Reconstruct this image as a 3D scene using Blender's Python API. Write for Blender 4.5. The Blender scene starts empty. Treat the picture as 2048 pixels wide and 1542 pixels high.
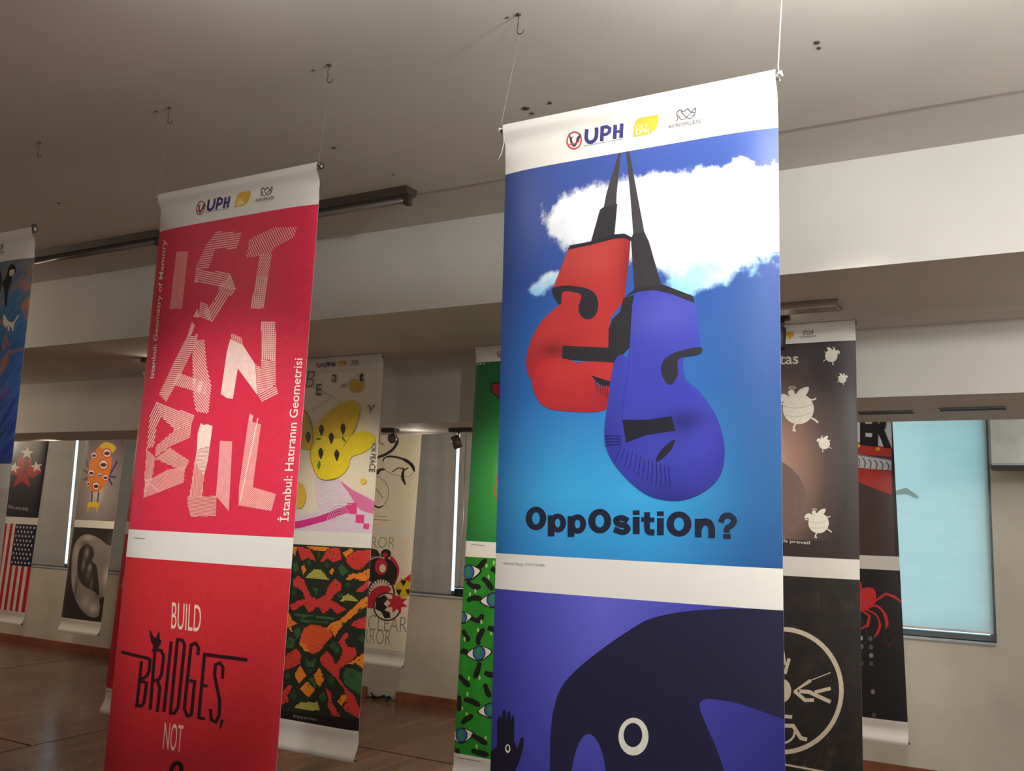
import bpy, math, random
from mathutils import Vector, Matrix
from mathutils.geometry import tessellate_polygon
random.seed(7)
D = bpy.data; SC = bpy.context.scene; COL = SC.collection

# ------------------------------------------------------------ camera
EYE = 1.55
F, PITCH, ROLL, YAW = 1857.76, 0.1366, 0.0305, 0.5133
FWD = Vector((-math.sin(YAW) * math.cos(PITCH), math.cos(YAW) * math.cos(PITCH), math.sin(PITCH)))
_r = Vector((math.cos(YAW), math.sin(YAW), 0)); _u = _r.cross(FWD)
RGT = _r * math.cos(ROLL) + _u * math.sin(ROLL); UP = -_r * math.sin(ROLL) + _u * math.cos(ROLL)
cam = D.cameras.new('camera'); cam.sensor_width = 36; cam.lens = F / 2048 * 36; cam.clip_start = .02
co = D.objects.new('camera', cam); COL.objects.link(co); SC.camera = co
co.matrix_world = Matrix(((RGT.x, UP.x, -FWD.x, 0), (RGT.y, UP.y, -FWD.y, 0), (RGT.z, UP.z, -FWD.z, EYE), (0, 0, 0, 1)))

# ------------------------------------------------------------ world, exposure, lamps
W = D.worlds.new('daylight'); SC.world = W; W.use_nodes = True
bg = W.node_tree.nodes['Background']; bg.inputs['Color'].default_value = (.62, .86, 1, 1); bg.inputs['Strength'].default_value = 1.9
vs = SC.view_settings; vs.view_transform = 'Standard'; vs.look = 'None'; vs.gamma = 1; vs.use_curve_mapping = False; vs.exposure = .22

def lamp(name, kind, loc, energy, color, radius=.05, target=None, angle=60, blend=.8):
    l = D.lights.new(name, kind); l.energy = energy; l.color = color
    l.shadow_soft_size = radius
    if kind == 'SPOT': l.spot_size = math.radians(angle); l.spot_blend = blend
    o = D.objects.new(name, l); COL.objects.link(o); o.location = loc
    if target: o.rotation_euler = (Vector(target) - Vector(loc)).to_track_quat('-Z', 'Y').to_euler()
    return o
WARM, NEUT, SOFT = (1, .79, .58), (1, .985, .945), (1, .90, .76)
lamp('unseen_light', 'POINT', (-.36, 1.20, 2.42), 9, NEUT, .04)
lamp('unseen_light', 'POINT', (-.02, 1.36, 2.44), 50, NEUT, .06)
lamp('unseen_light', 'POINT', (1.5, 2.3, 2.35), 48, NEUT, .06)  # unseen light added on the right to lift the aisle ambient
lamp('unseen_light', 'POINT', (-1.34, 1.20, 2.43), 1.3, NEUT, .04)
lamp('unseen_light', 'POINT', (-2.9, .60, 2.55), 1.8, WARM, .05)  # unseen light added to put a hazy sheen on the crimson banner
lamp('unseen_light', 'POINT', (-5.5, 2.2, 2.42), 9, WARM, .06)
lamp('room_fill', 'POINT', (.9, -1.4, 1.95), 9, NEUT, .25)  # added fill lights without fixtures, lifting the general ambient level
lamp('room_fill', 'POINT', (-3.2, -1.6, 1.95), 4, WARM, .25)
lamp('room_fill', 'POINT', (-8.0, -.2, 1.95), 12, WARM, .25)
lamp('aisle_fill', 'POINT', (1.2, 3.4, 1.95), 12, SOFT, .12)  # added fill lights without fixtures, brightening soffits and window wall
lamp('aisle_fill', 'POINT', (-7.6, 3.3, 1.95), 22, WARM, .12)
lamp('aisle_fill', 'POINT', (1.3, 5.1, 2.25), 30, NEUT, .1)
lamp('aisle_fill', 'POINT', (-2.2, 5.3, 2.30), 36, SOFT, .1)
lamp('aisle_fill', 'POINT', (-10.6, 5.2, 2.25), 30, WARM, .1)
lamp('track_spot', 'SPOT', (-.35, .25, 2.55), 58, NEUT, .05, (-.72, 1.75, 1.34), 50, 1)
lamp('track_spot', 'SPOT', (-1.30, .10, 2.55), 135, NEUT, .05, (-1.90, 1.75, 1.56), 31, 1)
lamp('track_spot', 'SPOT', (-2.7, 2.15, 2.60), 120, SOFT, .05, (-3.1, 3.78, 1.30), 40, 1)
lamp('track_spot', 'SPOT', (-1.9, 2.15, 2.60), 110, SOFT, .05, (-2.15, 3.78, 1.30), 40, 1)
lamp('track_spot', 'SPOT', (-.25, 2.2, 2.60), 60, SOFT, .05, (-.72, 3.78, 1.5), 38, 1)
lamp('track_spot', 'SPOT', (-3.05, 4.45, 1.93), 30, WARM, .04, (-4.2, 5.8, 1.5), 75, 1)
lamp('track_spot', 'SPOT', (-6.6, 4.45, 1.93), 60, WARM, .04, (-7.8, 5.8, 1.5), 80, 1)
lamp('spot_spill', 'POINT', (-4.20, 3.50, 2.26), .55, WARM, .02)
lamp('spot_spill', 'POINT', (-.84, 3.62, 2.24), .5, SOFT, .02)
lamp('spot_spill', 'POINT', (-3.12, 4.42, 1.93), .4, SOFT, .02)

# ------------------------------------------------------------ helpers
def lin(c):
    r = []
    for v in c:
        v /= 255
        r.append(v / 12.92 if v <= .04045 else ((v + .055) / 1.055) ** 2.4)
    return tuple(r)
def at(px, Y):
    d = RGT * ((px[0] - 1024) / F) - UP * ((px[1] - 771) / F) + FWD
    t = Y / d.y
    return d.x * t, d.z * t + EYE
class S:                                            # a node socket with arithmetic
    def __init__(s, nt, k): s.nt, s.k = nt, k
    def m(s, op, *a):
        n = s.nt.nodes.new('ShaderNodeMath'); n.operation = op
        for i, v in enumerate((s,) + a):
            if isinstance(v, S): s.nt.links.new(v.k, n.inputs[i])
            else: n.inputs[i].default_value = v
        return S(s.nt, n.outputs[0])
    def __add__(s, o): return s.m('ADD', o)
    def __sub__(s, o): return s.m('SUBTRACT', o)
    def __mul__(s, o): return s.m('MULTIPLY', o)
    def __truediv__(s, o): return s.m('DIVIDE', o)
    def step(s, a, b):
        n = s.nt.nodes.new('ShaderNodeMapRange'); n.interpolation_type = 'SMOOTHSTEP'
        s.nt.links.new(s.k, n.inputs[0]); n.inputs[1].default_value = a; n.inputs[2].default_value = b
        return S(s.nt, n.outputs[0])
def newmat(name, rough=.5, spec=.5):
    m = D.materials.new(name); m.use_nodes = True; b = m.node_tree.nodes['Principled BSDF']
    b.inputs['Roughness'].default_value = rough; b.inputs['Specular IOR Level'].default_value = spec
    return m, m.node_tree, b
def coord(nt, kind='Object', scale=(1, 1, 1), rot=(0, 0, 0)):
    t = nt.nodes.new('ShaderNodeTexCoord'); mp = nt.nodes.new('ShaderNodeMapping')
    mp.inputs['Scale'].default_value = scale; mp.inputs['Rotation'].default_value = rot
    nt.links.new(t.outputs[kind], mp.inputs[0]); return mp.outputs[0]
def noise(nt, vec, scale, detail=3, rough=.5, dist=0):
    n = nt.nodes.new('ShaderNodeTexNoise'); n.inputs['Scale'].default_value = scale; n.inputs['Detail'].default_value = detail
    n.inputs['Roughness'].default_value = rough; n.inputs['Distortion'].default_value = dist
    nt.links.new(vec, n.inputs['Vector']); return S(nt, n.outputs[0])
def ramp(nt, fac, stops):
    n = nt.nodes.new('ShaderNodeValToRGB'); e = n.color_ramp.elements
    while len(e) < len(stops): e.new(.5)
    for k, (p, c) in enumerate(stops): e[k].position = p; e[k].color = (*lin(c), 1)
    nt.links.new(fac.k, n.inputs[0]); return n.outputs[0]
def mix(nt, fac, a, b):
    n = nt.nodes.new('ShaderNodeMix'); n.data_type = 'RGBA'
    if isinstance(fac, S): nt.links.new(fac.k, n.inputs[0])
    else: n.inputs[0].default_value = fac
    for i, c in ((6, a), (7, b)):
        if isinstance(c, tuple): n.inputs[i].default_value = (*lin(c), 1)
        else: nt.links.new(c, n.inputs[i])
    return n.outputs[2]
def uv(nt):
    t = nt.nodes.new('ShaderNodeTexCoord'); s = nt.nodes.new('ShaderNodeSeparateXYZ'); nt.links.new(t.outputs['UV'], s.inputs[0])
    return S(nt, s.outputs[0]), S(nt, s.outputs[1]), t.outputs['UV']
def bump(nt, b, h, strength, dist=.002):
    n = nt.nodes.new('ShaderNodeBump'); n.inputs['Strength'].default_value = strength; n.inputs['Distance'].default_value = dist
    nt.links.new(h.k, n.inputs['Height']); nt.links.new(n.outputs[0], b.inputs['Normal'])
def plain(name, c, rough=.5, spec=.5, metal=0, var=.06, scale=8, bmp=0):
    m, nt, b = newmat(name, rough, spec); b.inputs['Metallic'].default_value = metal
    h = noise(nt, coord(nt), scale, 4)
    dk = tuple(max(0, v * (1 - var)) for v in c); lt = tuple(min(255, v * (1 + var)) for v in c)
    nt.links.new(ramp(nt, h, [(.3, dk), (.7, lt)]), b.inputs['Base Color'])
    if bmp: bump(nt, b, noise(nt, coord(nt), scale * 12, 2), bmp)
    return m
INK = {}
def ink(c):
    c = tuple(c)
    if c not in INK:
        m, nt, b = newmat('print_ink', .40, .5)
        h = noise(nt, coord(nt), 60, 2)
        nt.links.new(ramp(nt, h, [(.3, tuple(v * .97 for v in c)), (.7, tuple(min(255, v * 1.03) for v in c))]), b.inputs['Base Color'])
        INK[c] = m
    return INK[c]
def link(name, me, parent=None, kind=None, label=None, cat=None, group=None):
    o = D.objects.new(name, me); COL.objects.link(o)
    if parent: o.parent = parent
    if kind: o['kind'] = kind
    if label: o['label'] = label
    if cat: o['category'] = cat
    if group: o['group'] = group
    return o
def mesh(name, v, f, mats, fm=None, smooth=False, uvs=None, nrm=None):
    me = D.meshes.new(name); me.from_pydata(v, [], f)
    for m in (mats if isinstance(mats, (list, tuple)) else [mats]): me.materials.append(m)
    if fm: me.polygons.foreach_set('material_index', fm)
    if smooth: me.polygons.foreach_set('use_smooth', [True] * len(f))
    if uvs:
        l = me.uv_layers.new(name='UVMap')
        for p in me.polygons:
            for li in p.loop_indices: l.data[li].uv = uvs[me.loops[li].vertex_index]
    if nrm: me.polygons.foreach_set('use_smooth', [True] * len(f)); me.normals_split_custom_set_from_vertices(nrm)
    me.update(); return me
def boxes_mesh(name, bs, mat, bev=0):
    v, f = [], []
    for x0, x1, y0, y1, z0, z1 in bs:
        n = len(v)
        v += [(x0, y0, z0), (x1, y0, z0), (x1, y1, z0), (x0, y1, z0), (x0, y0, z1), (x1, y0, z1), (x1, y1, z1), (x0, y1, z1)]
        f += [tuple(n + i for i in q) for q in ((0, 3, 2, 1), (4, 5, 6, 7), (0, 1, 5, 4), (1, 2, 6, 5), (2, 3, 7, 6), (3, 0, 4, 7))]
    me = mesh(name, v, f, mat)
    if bev:
        import bmesh
        bm = bmesh.new(); bm.from_mesh(me); bmesh.ops.bevel(bm, geom=bm.edges[:], offset=bev, segments=2, affect='EDGES'); bm.to_mesh(me); bm.free()
    return me
def box(name, b, mat, parent=None, bev=0, **k): return link(name, boxes_mesh(name, [b] if not isinstance(b[0], tuple) else b, mat, bev), parent, **k)
def tube_mesh(name, pts, r, mat, n=8, close=True):
    pts = [Vector(p) for p in pts]; R = r if isinstance(r, (list, tuple)) else [r] * len(pts)
    v, f = [], []; ref = None
    for i, p in enumerate(pts):
        t = (pts[min(i + 1, len(pts) - 1)] - pts[max(i - 1, 0)]).normalized()
        if ref is None: ref = Vector((1, 0, 0)) if abs(t.x) < .9 else Vector((0, 1, 0))
        a = (ref - t * ref.dot(t)).normalized(); b = t.cross(a); ref = a
        for k in range(n):
            w = 2 * math.pi * k / n; v.append(p + (a * math.cos(w) + b * math.sin(w)) * R[i])
    for i in range(len(pts) - 1):
        for k in range(n): f.append((i * n + k, i * n + (k + 1) % n, (i + 1) * n + (k + 1) % n, (i + 1) * n + k))
    if close: f.append(tuple(range(n))[::-1]); f.append(tuple((len(pts) - 1) * n + k for k in range(n)))
    me = mesh(name, v, f, mat, smooth=True); return me
def tube(name, pts, r, mat, parent=None, n=8, **k): return link(name, tube_mesh(name, pts, r, mat, n), parent, **k)
def empty(name, loc, label, cat, group=None):
    o = link(name, None, None, None, label, cat, group); o.location = loc; o.empty_display_size = .1; return o
def adopt(o, p):                                   # keep world coordinates under an Empty placed at its base
    o.parent = p; o.matrix_parent_inverse = Matrix.Translation(p.location).inverted()
    return o

# ------------------------------------------------------------ room
ZC, Z1, YS1, YF1, YS2, YF2, YW = 2.694, 2.347, 2.66, 2.997, 3.82, 4.05, 6.45
XL, XR, YB = -13.0, 2.6, -3.2
paint = plain('ceiling_paint', (198, 194, 186), .75, .25, var=.035, scale=1.3, bmp=.15)
wallp = plain('wall_paint', (206, 204, 198), .7, .3, var=.03, scale=2, bmp=.12)
lowp = plain('window_wall_paint', (196, 189, 174), .7, .3, var=.05, scale=2.5, bmp=.12)
wood = plain('baseboard_wood', (128, 78, 52), .45, .5, var=.18, scale=5)
def floor_mat():
    m, nt, b = newmat('floor_vinyl_wood', .28, .5)
    g = noise(nt, coord(nt, scale=(5, .45, 1)), 1.6, 4, .55, .3); k = noise(nt, coord(nt, scale=(22, .8, 1)), 1.6, 3)
    nt.links.new(ramp(nt, g * .7 + k * .3, [(.32, (88, 60, 46)), (.5, (112, 78, 58)), (.66, (136, 96, 70))]), b.inputs['Base Color'])
    nt.links.new((noise(nt, coord(nt, scale=(6, .8, 1)), 5, 4) * .22 + .12).k, b.inputs['Roughness'])
    bump(nt, b, noise(nt, coord(nt, scale=(3, .5, 1)), 3, 2), .2, .004)
    return m
fl = floor_mat(); dark = plain('joint_dark', (30, 20, 15), .8)
floor = box('floor', (XL - .2, XR + .2, YB - .2, YW + .2, -.12, -.016), dark, kind='structure', label='dark brown wood floor')
xs = [-13, -11.02, -8.32, -5.61, -2.9, -.2, 2.6]; g = .009
for i in range(6):
    ys = [-3.2, -.9, 1.5, 3.9, 6.45] if i % 2 == 0 else [-3.2, .3, 2.7, 5.1, 6.45]
    if i == 2: ys = [-3.2, -.9, 1.5, 3.9, 6.45]
    for a, c in zip(ys, ys[1:]):
        o = box('floor_board', (xs[i] + g, xs[i + 1] - g, a + g, c - g, -.03, 0), fl, floor)
box('ceiling', [(XL, XR, YB, YS1, ZC, ZC + .1)], paint, kind='structure', label='plain plaster ceiling with screw hooks')
box('trim_1', [(XL, XR, YS1, YF1, ZC + .008, ZC + .1)], paint, kind='structure', label='narrow ceiling recess along the first bulkhead')
box('trim_2', [(XL, XR, YF1, YS2, Z1, ZC + .1)], wallp, kind='structure', label='deep white bulkhead below the ceiling')
box('trim_3', [(XL, XR, YS2, YF2, Z1 + .012, ZC + .1)], paint, kind='structure', label='narrow recess between the bulkheads')
box('trim_4', [(XL, -1.6, YF2, 4.66, 2.01, ZC + .1), (-1.6, XR, YF2, 5.05, 2.07, ZC + .1)], wallp, kind='structure', label='lower bulkhead in front of the windows')
box('trim_5', [(XL, XR, 4.66, YW, 2.45, ZC + .1)], paint, kind='structure', label='lowered ceiling over the window aisle')
wins = [(-10.35, -7.75, .835), (-5.2, -3.1, .875), (-1.6, -.235, .865)]
ZT = 2.33
bs = []; x = XL
for a, c, zb in wins:
    bs += [(x, a, YW, YW + .14, 0, 2.5), (a, c, YW, YW + .14, 0, zb), (a, c, YW, YW + .14, ZT, 2.5)]; x = c
bs.append((x, XR, YW, YW + .14, 0, 2.5))
box('wall_back', bs, lowp, kind='structure', label='grey plaster wall with the windows')
box('wall_left', (XL - .12, XL, YB, YW + .14, 0, 2.8), wallp, kind='structure', label='white side wall')
box('wall_right', (XR, XR + .12, YB, YW + .14, 0, 2.8), wallp, kind='structure', label='white side wall')
box('wall_front', (XL, XR, YB - .12, YB, 0, 2.8), wallp, kind='structure', label='white wall opposite the windows')
for n, (a, c) in enumerate(((XL, -4.93), (-4.60, XR))):
    bb = link('baseboard_back' if n == 0 else 'baseboard_back.001', boxes_mesh('baseboard', [(a, c, YW - .018, YW, 0, .078)], wood, .002), kind='structure', label='brown wooden baseboard')
for x in (-4.955, -4.60): box('baseboard_return', (x, x + .025, YW - .06, YW - .018, 0, .082), wood, None, kind='structure', label='short wooden baseboard return')

# windows: aluminium frame, glass, roller blinds
alu = plain('window_aluminium', (120, 128, 130), .4, .5, .6)
m, nt, b = newmat('window_glass', .05, .5); b.inputs['Transmission Weight'].default_value = 1; b.inputs['IOR'].default_value = 1.02; b.inputs['Base Color'].default_value = (.9, .97, 1, 1); glass = m
def blind_mat(name, c, tr, tc):
    m = D.materials.new(name); m.use_nodes = True; nt = m.node_tree; b = nt.nodes['Principled BSDF']; b.inputs['Roughness'].default_value = .7
    w = noise(nt, coord(nt, scale=(1, 1, 3)), 2.2, 4, .6)
    nt.links.new(ramp(nt, w, [(.3, tuple(v * .93 for v in c)), (.7, c)]), b.inputs['Base Color'])
    t = nt.nodes.new('ShaderNodeBsdfTranslucent'); t.inputs[0].default_value = (*lin(tc), 1)
    x = nt.nodes.new('ShaderNodeMixShader'); x.inputs[0].default_value = tr
    nt.links.new(b.outputs[0], x.inputs[1]); nt.links.new(t.outputs[0], x.inputs[2]); nt.links.new(x.outputs[0], nt.nodes['Material Output'].inputs[0])
    return m
grey_blind = blind_mat('grey_blind_cloth', (166, 163, 154), .02, (150, 165, 170))
teal_blind = blind_mat('pale_blind_cloth', (206, 214, 206), .42, (182, 214, 212))
steel = plain('bright_metal', (180, 182, 180), .3, .5, .9)
blk = plain('black_metal', (22, 21, 21), .45)
brown = plain('bronze_fixture', (62, 50, 44), .5)
for n, (a, c, zb) in enumerate(wins):
    w = empty('window_%d' % (n + 1), ((a + c) / 2, YW + .06, zb), 'aluminium window with roller blinds', None); w['kind'] = 'structure'
    adopt(box('window_frame', [(a, c, YW + .05, YW + .1, zb, zb + .035), (a, c, YW + .05, YW + .1, ZT - .035, ZT), (a, a + .035, YW + .05, YW + .1, zb + .035, ZT - .035), (c - .035, c, YW + .05, YW + .1, zb + .035, ZT - .035)], alu), w)
    adopt(box('window_pane', (a + .035, c - .035, YW + .07, YW + .076, zb + .035, ZT - .035), glass), w)
    adopt(box('window_sill', (a, c, YW - .012, YW + .05, zb - .016, zb), plain('sill_paint', (175, 185, 190), .5)), w)
box('dark_gap_strip', (-4.12, -3.11, YW + .012, YW + .048, .876, .935), blk, D.objects['window_2']).matrix_parent_inverse = Matrix.Translation(D.objects['window_2'].location).inverted()  # black strip added in place of the dark gap below the blind
bl = [(-10.34, -10.0, .845, 'grey roller blind beside the painted banner'), (-9.95, -9.062, .845, 'grey roller blind between the star banner and the bright slit'), (-9.02, -7.77, .845, 'grey roller blind behind the ear banner'),
      (-5.19, -4.160, .885, 'grey roller blind beside the white bear banner'), (-4.132, -3.12, .952, 'grey roller blind beside the green banner'),
      (-1.58, -.25, .925, 'pale teal backlit roller blind beside the spider banner')]
for a, c, z, lab in bl:
    t = empty('roller_blind', ((a + c) / 2, YW + .03, z), lab, 'blind')
    cm = teal_blind if a > -2 else grey_blind
    n = 24; v, f = [], []
    for i in range(n + 1):
        xx = a + (c - a) * i / n; yy = YW + .030 + .0035 * math.sin(i * 1.7) * (1 if i % n else 0)
        v += [(xx, yy, z), (xx, yy, ZT - .03)]
    for i in range(n): f.append((2 * i, 2 * i + 2, 2 * i + 3, 2 * i + 1))
    adopt(link('blind_cloth', mesh('blind_cloth', v, f, cm, smooth=True)), t)
    adopt(tube('blind_roller', [(a, YW + .032, ZT - .02), (c, YW + .032, ZT - .02)], .018, alu, n=10), t)
    adopt(box('bottom_rail', (a, c, YW + .025, YW + .036, z - .014, z), alu if a < -2 else plain('rail_white', (205, 210, 205)), bev=.003), t)

# ------------------------------------------------------------ hanging banners
UL = [0, .02, .045, .08, .13, .2, .3, .42, .58, .7, .8, .87, .92, .955, .98, 1]
TXT = {}
def text_tris(s, bold=0.0):
    if (s, bold) not in TXT:
        c = D.curves.new('lettering', 'FONT'); c.body = s; c.size = 1; c.offset = bold; c.resolution_u = 3
        o = D.objects.new('lettering', c); COL.objects.link(o)
        me = o.evaluated_get(bpy.context.evaluated_depsgraph_get()).to_mesh(); me.calc_loop_triangles()
        v = [(p.co.x, p.co.y) for p in me.vertices]; T = [tuple(t.vertices) for t in me.loop_triangles]
        xs = [p[0] for p in v]; ys = [p[1] for p in v]; a, b, c0, d = min(xs), max(xs), min(ys), max(ys)
        v = [((x - a) / (b - a), (d - y) / (d - c0)) for x, y in v]
        TXT[(s, bold)] = (v, T); D.objects.remove(o); D.curves.remove(c)
    return TXT[(s, bold)]
def homog(q):                                      # unit square -> quad TL TR BR BL
    (x0, y0), (x1, y1), (x2, y2), (x3, y3) = q
    dx1, dx2, dx3 = x1 - x2, x3 - x2, x0 - x1 + x2 - x3; dy1, dy2, dy3 = y1 - y2, y3 - y2, y0 - y1 + y2 - y3
    den = dx1 * dy2 - dx2 * dy1; g = (dx3 * dy2 - dx2 * dy3) / den; h = (dx1 * dy3 - dx3 * dy1) / den
    a, b, d, e = x1 - x0 + g * x1, x3 - x0 + h * x3, y1 - y0 + g * y1, y3 - y0 + h * y3
    return lambda u, v: ((a * u + b * v + x0) / (g * u + h * v + 1), (d * u + e * v + y0) / (g * u + h * v + 1))
def tri_poly(pts, holes=()):
    loops = [pts] + list(holes); flat = [p for l in loops for p in l]
    t = tessellate_polygon([[Vector((p[0], p[1], 0)) for p in l] for l in loops])
    return [tuple(flat[i] for i in k) for k in t]
def stroke_tris(pts, w):
    P = [Vector(p) for p in pts]; L, R = [], []
    for i, p in enumerate(P):
        a = (p - P[i - 1]).normalized() if i else None; b = (P[i + 1] - p).normalized() if i < len(P) - 1 else None
        t = ((a or b) + (b or a)); t = t.normalized() if t.length > 1e-6 else (a or b)
        n = Vector((-t.y, t.x)); c = n.dot(Vector((-(a or b).y, (a or b).x))); ww = (w[i] if isinstance(w, (list, tuple)) else w) / 2 / max(.55, abs(c))
        L.append(p + n * ww); R.append(p - n * ww)
    out = []
    for i in range(len(P) - 1): out += [(L[i], L[i + 1], R[i + 1]), (L[i], R[i + 1], R[i])]
    return [tuple((q.x, q.y) for q in t) for t in out]
def ellipse(cx, cy, rx, ry, rot=0, n=28):
    c, s = math.cos(rot), math.sin(rot)
    return [(cx + rx * math.cos(t) * c - ry * math.sin(t) * s, cy + rx * math.cos(t) * s + ry * math.sin(t) * c) for t in (2 * math.pi * k / n for k in range(n))]
def star(cx, cy, r, rot=-math.pi / 2, n=5, k=.42):
    return [(cx + (r if i % 2 == 0 else r * k) * math.cos(rot + math.pi * i / n), cy + (r if i % 2 == 0 else r * k) * math.sin(rot + math.pi * i / n)) for i in range(2 * n)]
def spline(pts, closed=True, n=5):                  # Catmull-Rom smoothing of an outline
    m = len(pts); out = []
    for i in range(m if closed else m - 1):
        g = lambda k: Vector(pts[k % m] if closed else pts[max(0, min(m - 1, k))])
        p0, p1, p2, p3 = g(i - 1), g(i), g(i + 1), g(i + 2)
        for s in range(n):
            t = s / n; q = .5 * ((2 * p1) + (p2 - p0) * t + (2 * p0 - 5 * p1 + 4 * p2 - p3) * t * t + (3 * p1 - p0 - 3 * p2 + p3) * t ** 3); out.append((q.x, q.y))
    if not closed: out.append(tuple(pts[-1]))
    return out
def hatch_tris(poly, ang, sp, w):
    a = math.radians(ang); d = Vector((math.cos(a), math.sin(a))); n = Vector((-d.y, d.x)); ts = [Vector(p).dot(n) for p in poly]; out = []
    k = min(ts) + sp / 2
    while k < max(ts):
        xs = []
        for i in range(len(poly)):
            p, q = Vector(poly[i]), Vector(poly[i - 1]); a0, b0 = p.dot(n) - k, q.dot(n) - k
            if (a0 < 0) != (b0 < 0): xs.append((p + (q - p) * (a0 / (a0 - b0))).dot(d))
        xs.sort()
        for s, e in zip(xs[::2], xs[1::2]):
            A, B = d * s + n * k, d * e + n * k; o = n * w / 2
            out += [((A + o)[:], (B + o)[:], (B - o)[:]), ((A + o)[:], (B - o)[:], (A - o)[:])]
        k += sp
    return out
def clip(poly, ax, v, keep_less):
    out = []
    for i in range(len(poly)):
        p, q = poly[i - 1], poly[i]; a, b = p[ax] - v, q[ax] - v
        if keep_less: a, b = -a, -b
        if (a >= 0) != (b >= 0):
            t = a / (a - b); out.append((p[0] + (q[0] - p[0]) * t, p[1] + (q[1] - p[1]) * t))
        if b >= 0: out.append(q)
    return out
vinyl = plain('white_vinyl', (216, 213, 206), .42, .45, var=.015, scale=3)
cord = plain('white_cord', (190, 184, 170), .8)
line_ = plain('nylon_line', (150, 138, 122), .3)
rodm = plain('grey_rod', (90, 84, 78), .4, .5, .5)
NIGHT = (28, 26, 30)
class Banner:
    def __init__(s, Y, L, R, zs, label, group, d=.0004, top=ZC, curl=.012, tops=None, sr=(.00022, .00022)):
        zs = [round(z, 5) for z in zs]; s.Y, s.zs, s.d, s.curl, s.cell = Y, zs, d, curl, {}
        Rp = [at(p, Y) for p in R]; s.R = (Rp[0][0], Rp[0][1], (Rp[1][0] - Rp[0][0]) / (Rp[1][1] - Rp[0][1]))
        if L: Lp = [at(p, Y) for p in L]; s.L = (Lp[0][0], Lp[0][1], (Lp[1][0] - Lp[0][0]) / (Lp[1][1] - Lp[0][1]))
        else: s.L = (s.R[0] - .6, s.R[1], s.R[2])
        zt, zb = zs[0], zs[5]
        s.rows = [zt - k * .011 for k in range(10)]; s.rows = [z for z in s.rows if z > zs[1] + .004] + [zs[1], zs[2], zs[3], zs[4]]
        s.rows += [zs[4] - (zs[4] - zb) * k / 12 for k in range(1, 13)] + [zt - .09, zb + .12]
        s.rows = sorted(set(round(z, 5) for z in s.rows), reverse=True)
        s.e = empty('hanging_banner', ((s.xl(zb) + s.xr(zb)) / 2, Y, zb), label, 'banner', group)
        v, f, uvs, nr_ = [], [], [], []; nu = len(UL)
        for side in (0, 1):
            for z in s.rows:
                for u in UL: q = s.pos(u, z, 0); v.append((q[0], q[1] + side * .0012, q[2])); uvs.append((u, (zt - z) / (zt - zb))); nr_.append(s.normal(u, z) * (1 - 2 * side))
        nr = len(s.rows)
        for side in (0, 1):
            for i in range(nr - 1):
                for j in range(nu - 1):
                    a = side * nr * nu + i * nu + j; q = (a, a + nu, a + nu + 1, a + 1); f.append(q if side == 0 else q[::-1])
        o = nr * nu
        for i in range(nr - 1):
            for j in (0, nu - 1): a = i * nu + j; f.append((a, a + nu, a + nu + o, a + o))
        for j in range(nu - 1):
            for i in (0, nr - 1): a = i * nu + j; f.append((a, a + 1, a + 1 + o, a + o))
        adopt(link('fabric', mesh('fabric', v, f, vinyl, uvs=uvs, nrm=nr_)), s.e)
        for z, nm in ((zt - .012, 'top_rod'), (zb + .014, 'bottom_rod')):
            a = s.pos(0, z, 0); c = s.pos(1, z, 0); yy = a[1] + .0095
            adopt(tube(nm, [(a[0] - .006, yy, z), (c[0] + .006, yy, z)], .0075, rodm, n=10), s.e)
        a, c = s.pos(0, zt - .012, 0), s.pos(1, zt - .012, 0)
        for (p, t) in ((a, tops[0] if tops else (a[0] + .02, Y)), (c, tops[1] if tops else (c[0] - .02, Y))):
            sg = -1 if p is a else 1
            hk = top - (.045 if tops else 0); r_ = sr[0] if p is a else sr[1]
            adopt(tube('string', [(p[0] + sg * .006, Y + .004, zt - .022), (p[0] + sg * .005, Y - .004, zt + .004), (t[0], t[1], hk)], r_, cord if r_ > .0006 else line_, n=6), s.e)
            adopt(tube('string_knot', [(p[0] + sg * .002, Y - .002, zt - .010), (p[0] + sg * .010, Y - .003, zt - .008), (p[0] + sg * .013, Y - .002, zt - .016)], [.003, .0045, .002], cord, n=6), s.e)
        s.sheet = {}; s.layer = {}
    def xl(s, z): return s.L[0] + (z - s.L[1]) * s.L[2]
    def xr(s, z): return s.R[0] + (z - s.R[1]) * s.R[2]
    def off(s, u, z):                                 # fabric relief: curled edges, rod pocket, rolled foot
        zt, zb = s.zs[0], s.zs[5]; h = zt - z
        y = s.curl * abs(2 * u - 1) ** 6 * min(1, max(0, h - .02) / .07) * min(1, max(0, z - zb - .02) / .1)
        if z > s.zs[1]: y += -.008 * math.exp(-((h - .014) / .018) ** 2) + .005 * math.exp(-((h - .046) / .02) ** 2)
        g = z - zb; fh = s.zs[4] - zb
        if z < s.zs[4]: t = 1 - g / fh; y += .008 * math.sin(min(1, t / .8) * math.pi) ** 2 - .012 * math.exp(-((g - .014) / .022) ** 2)
        return y
    def pos(s, u, z, k):                              # the same relief, flat between the grid lines of the mesh
        uc, zc_ = min(1, max(0, u)), min(s.rows[0], max(s.rows[-1], z))
        i = max(0, min(len(UL) - 2, sum(1 for q in UL if q <= uc) - 1)); j = max(0, min(len(s.rows) - 2, sum(1 for q in s.rows if q >= zc_) - 1))
        key = (i, j)
        if key not in s.cell: s.cell[key] = [s.off(UL[i + a], s.rows[j + c]) for a in (0, 1) for c in (0, 1)]
        o = s.cell[key]; a = (uc - UL[i]) / (UL[i + 1] - UL[i]); c = (s.rows[j] - zc_) / (s.rows[j] - s.rows[j + 1])
        y = (o[0] * (1 - c) + o[1] * c) * (1 - a) + (o[2] * (1 - c) + o[3] * c) * a
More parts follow.
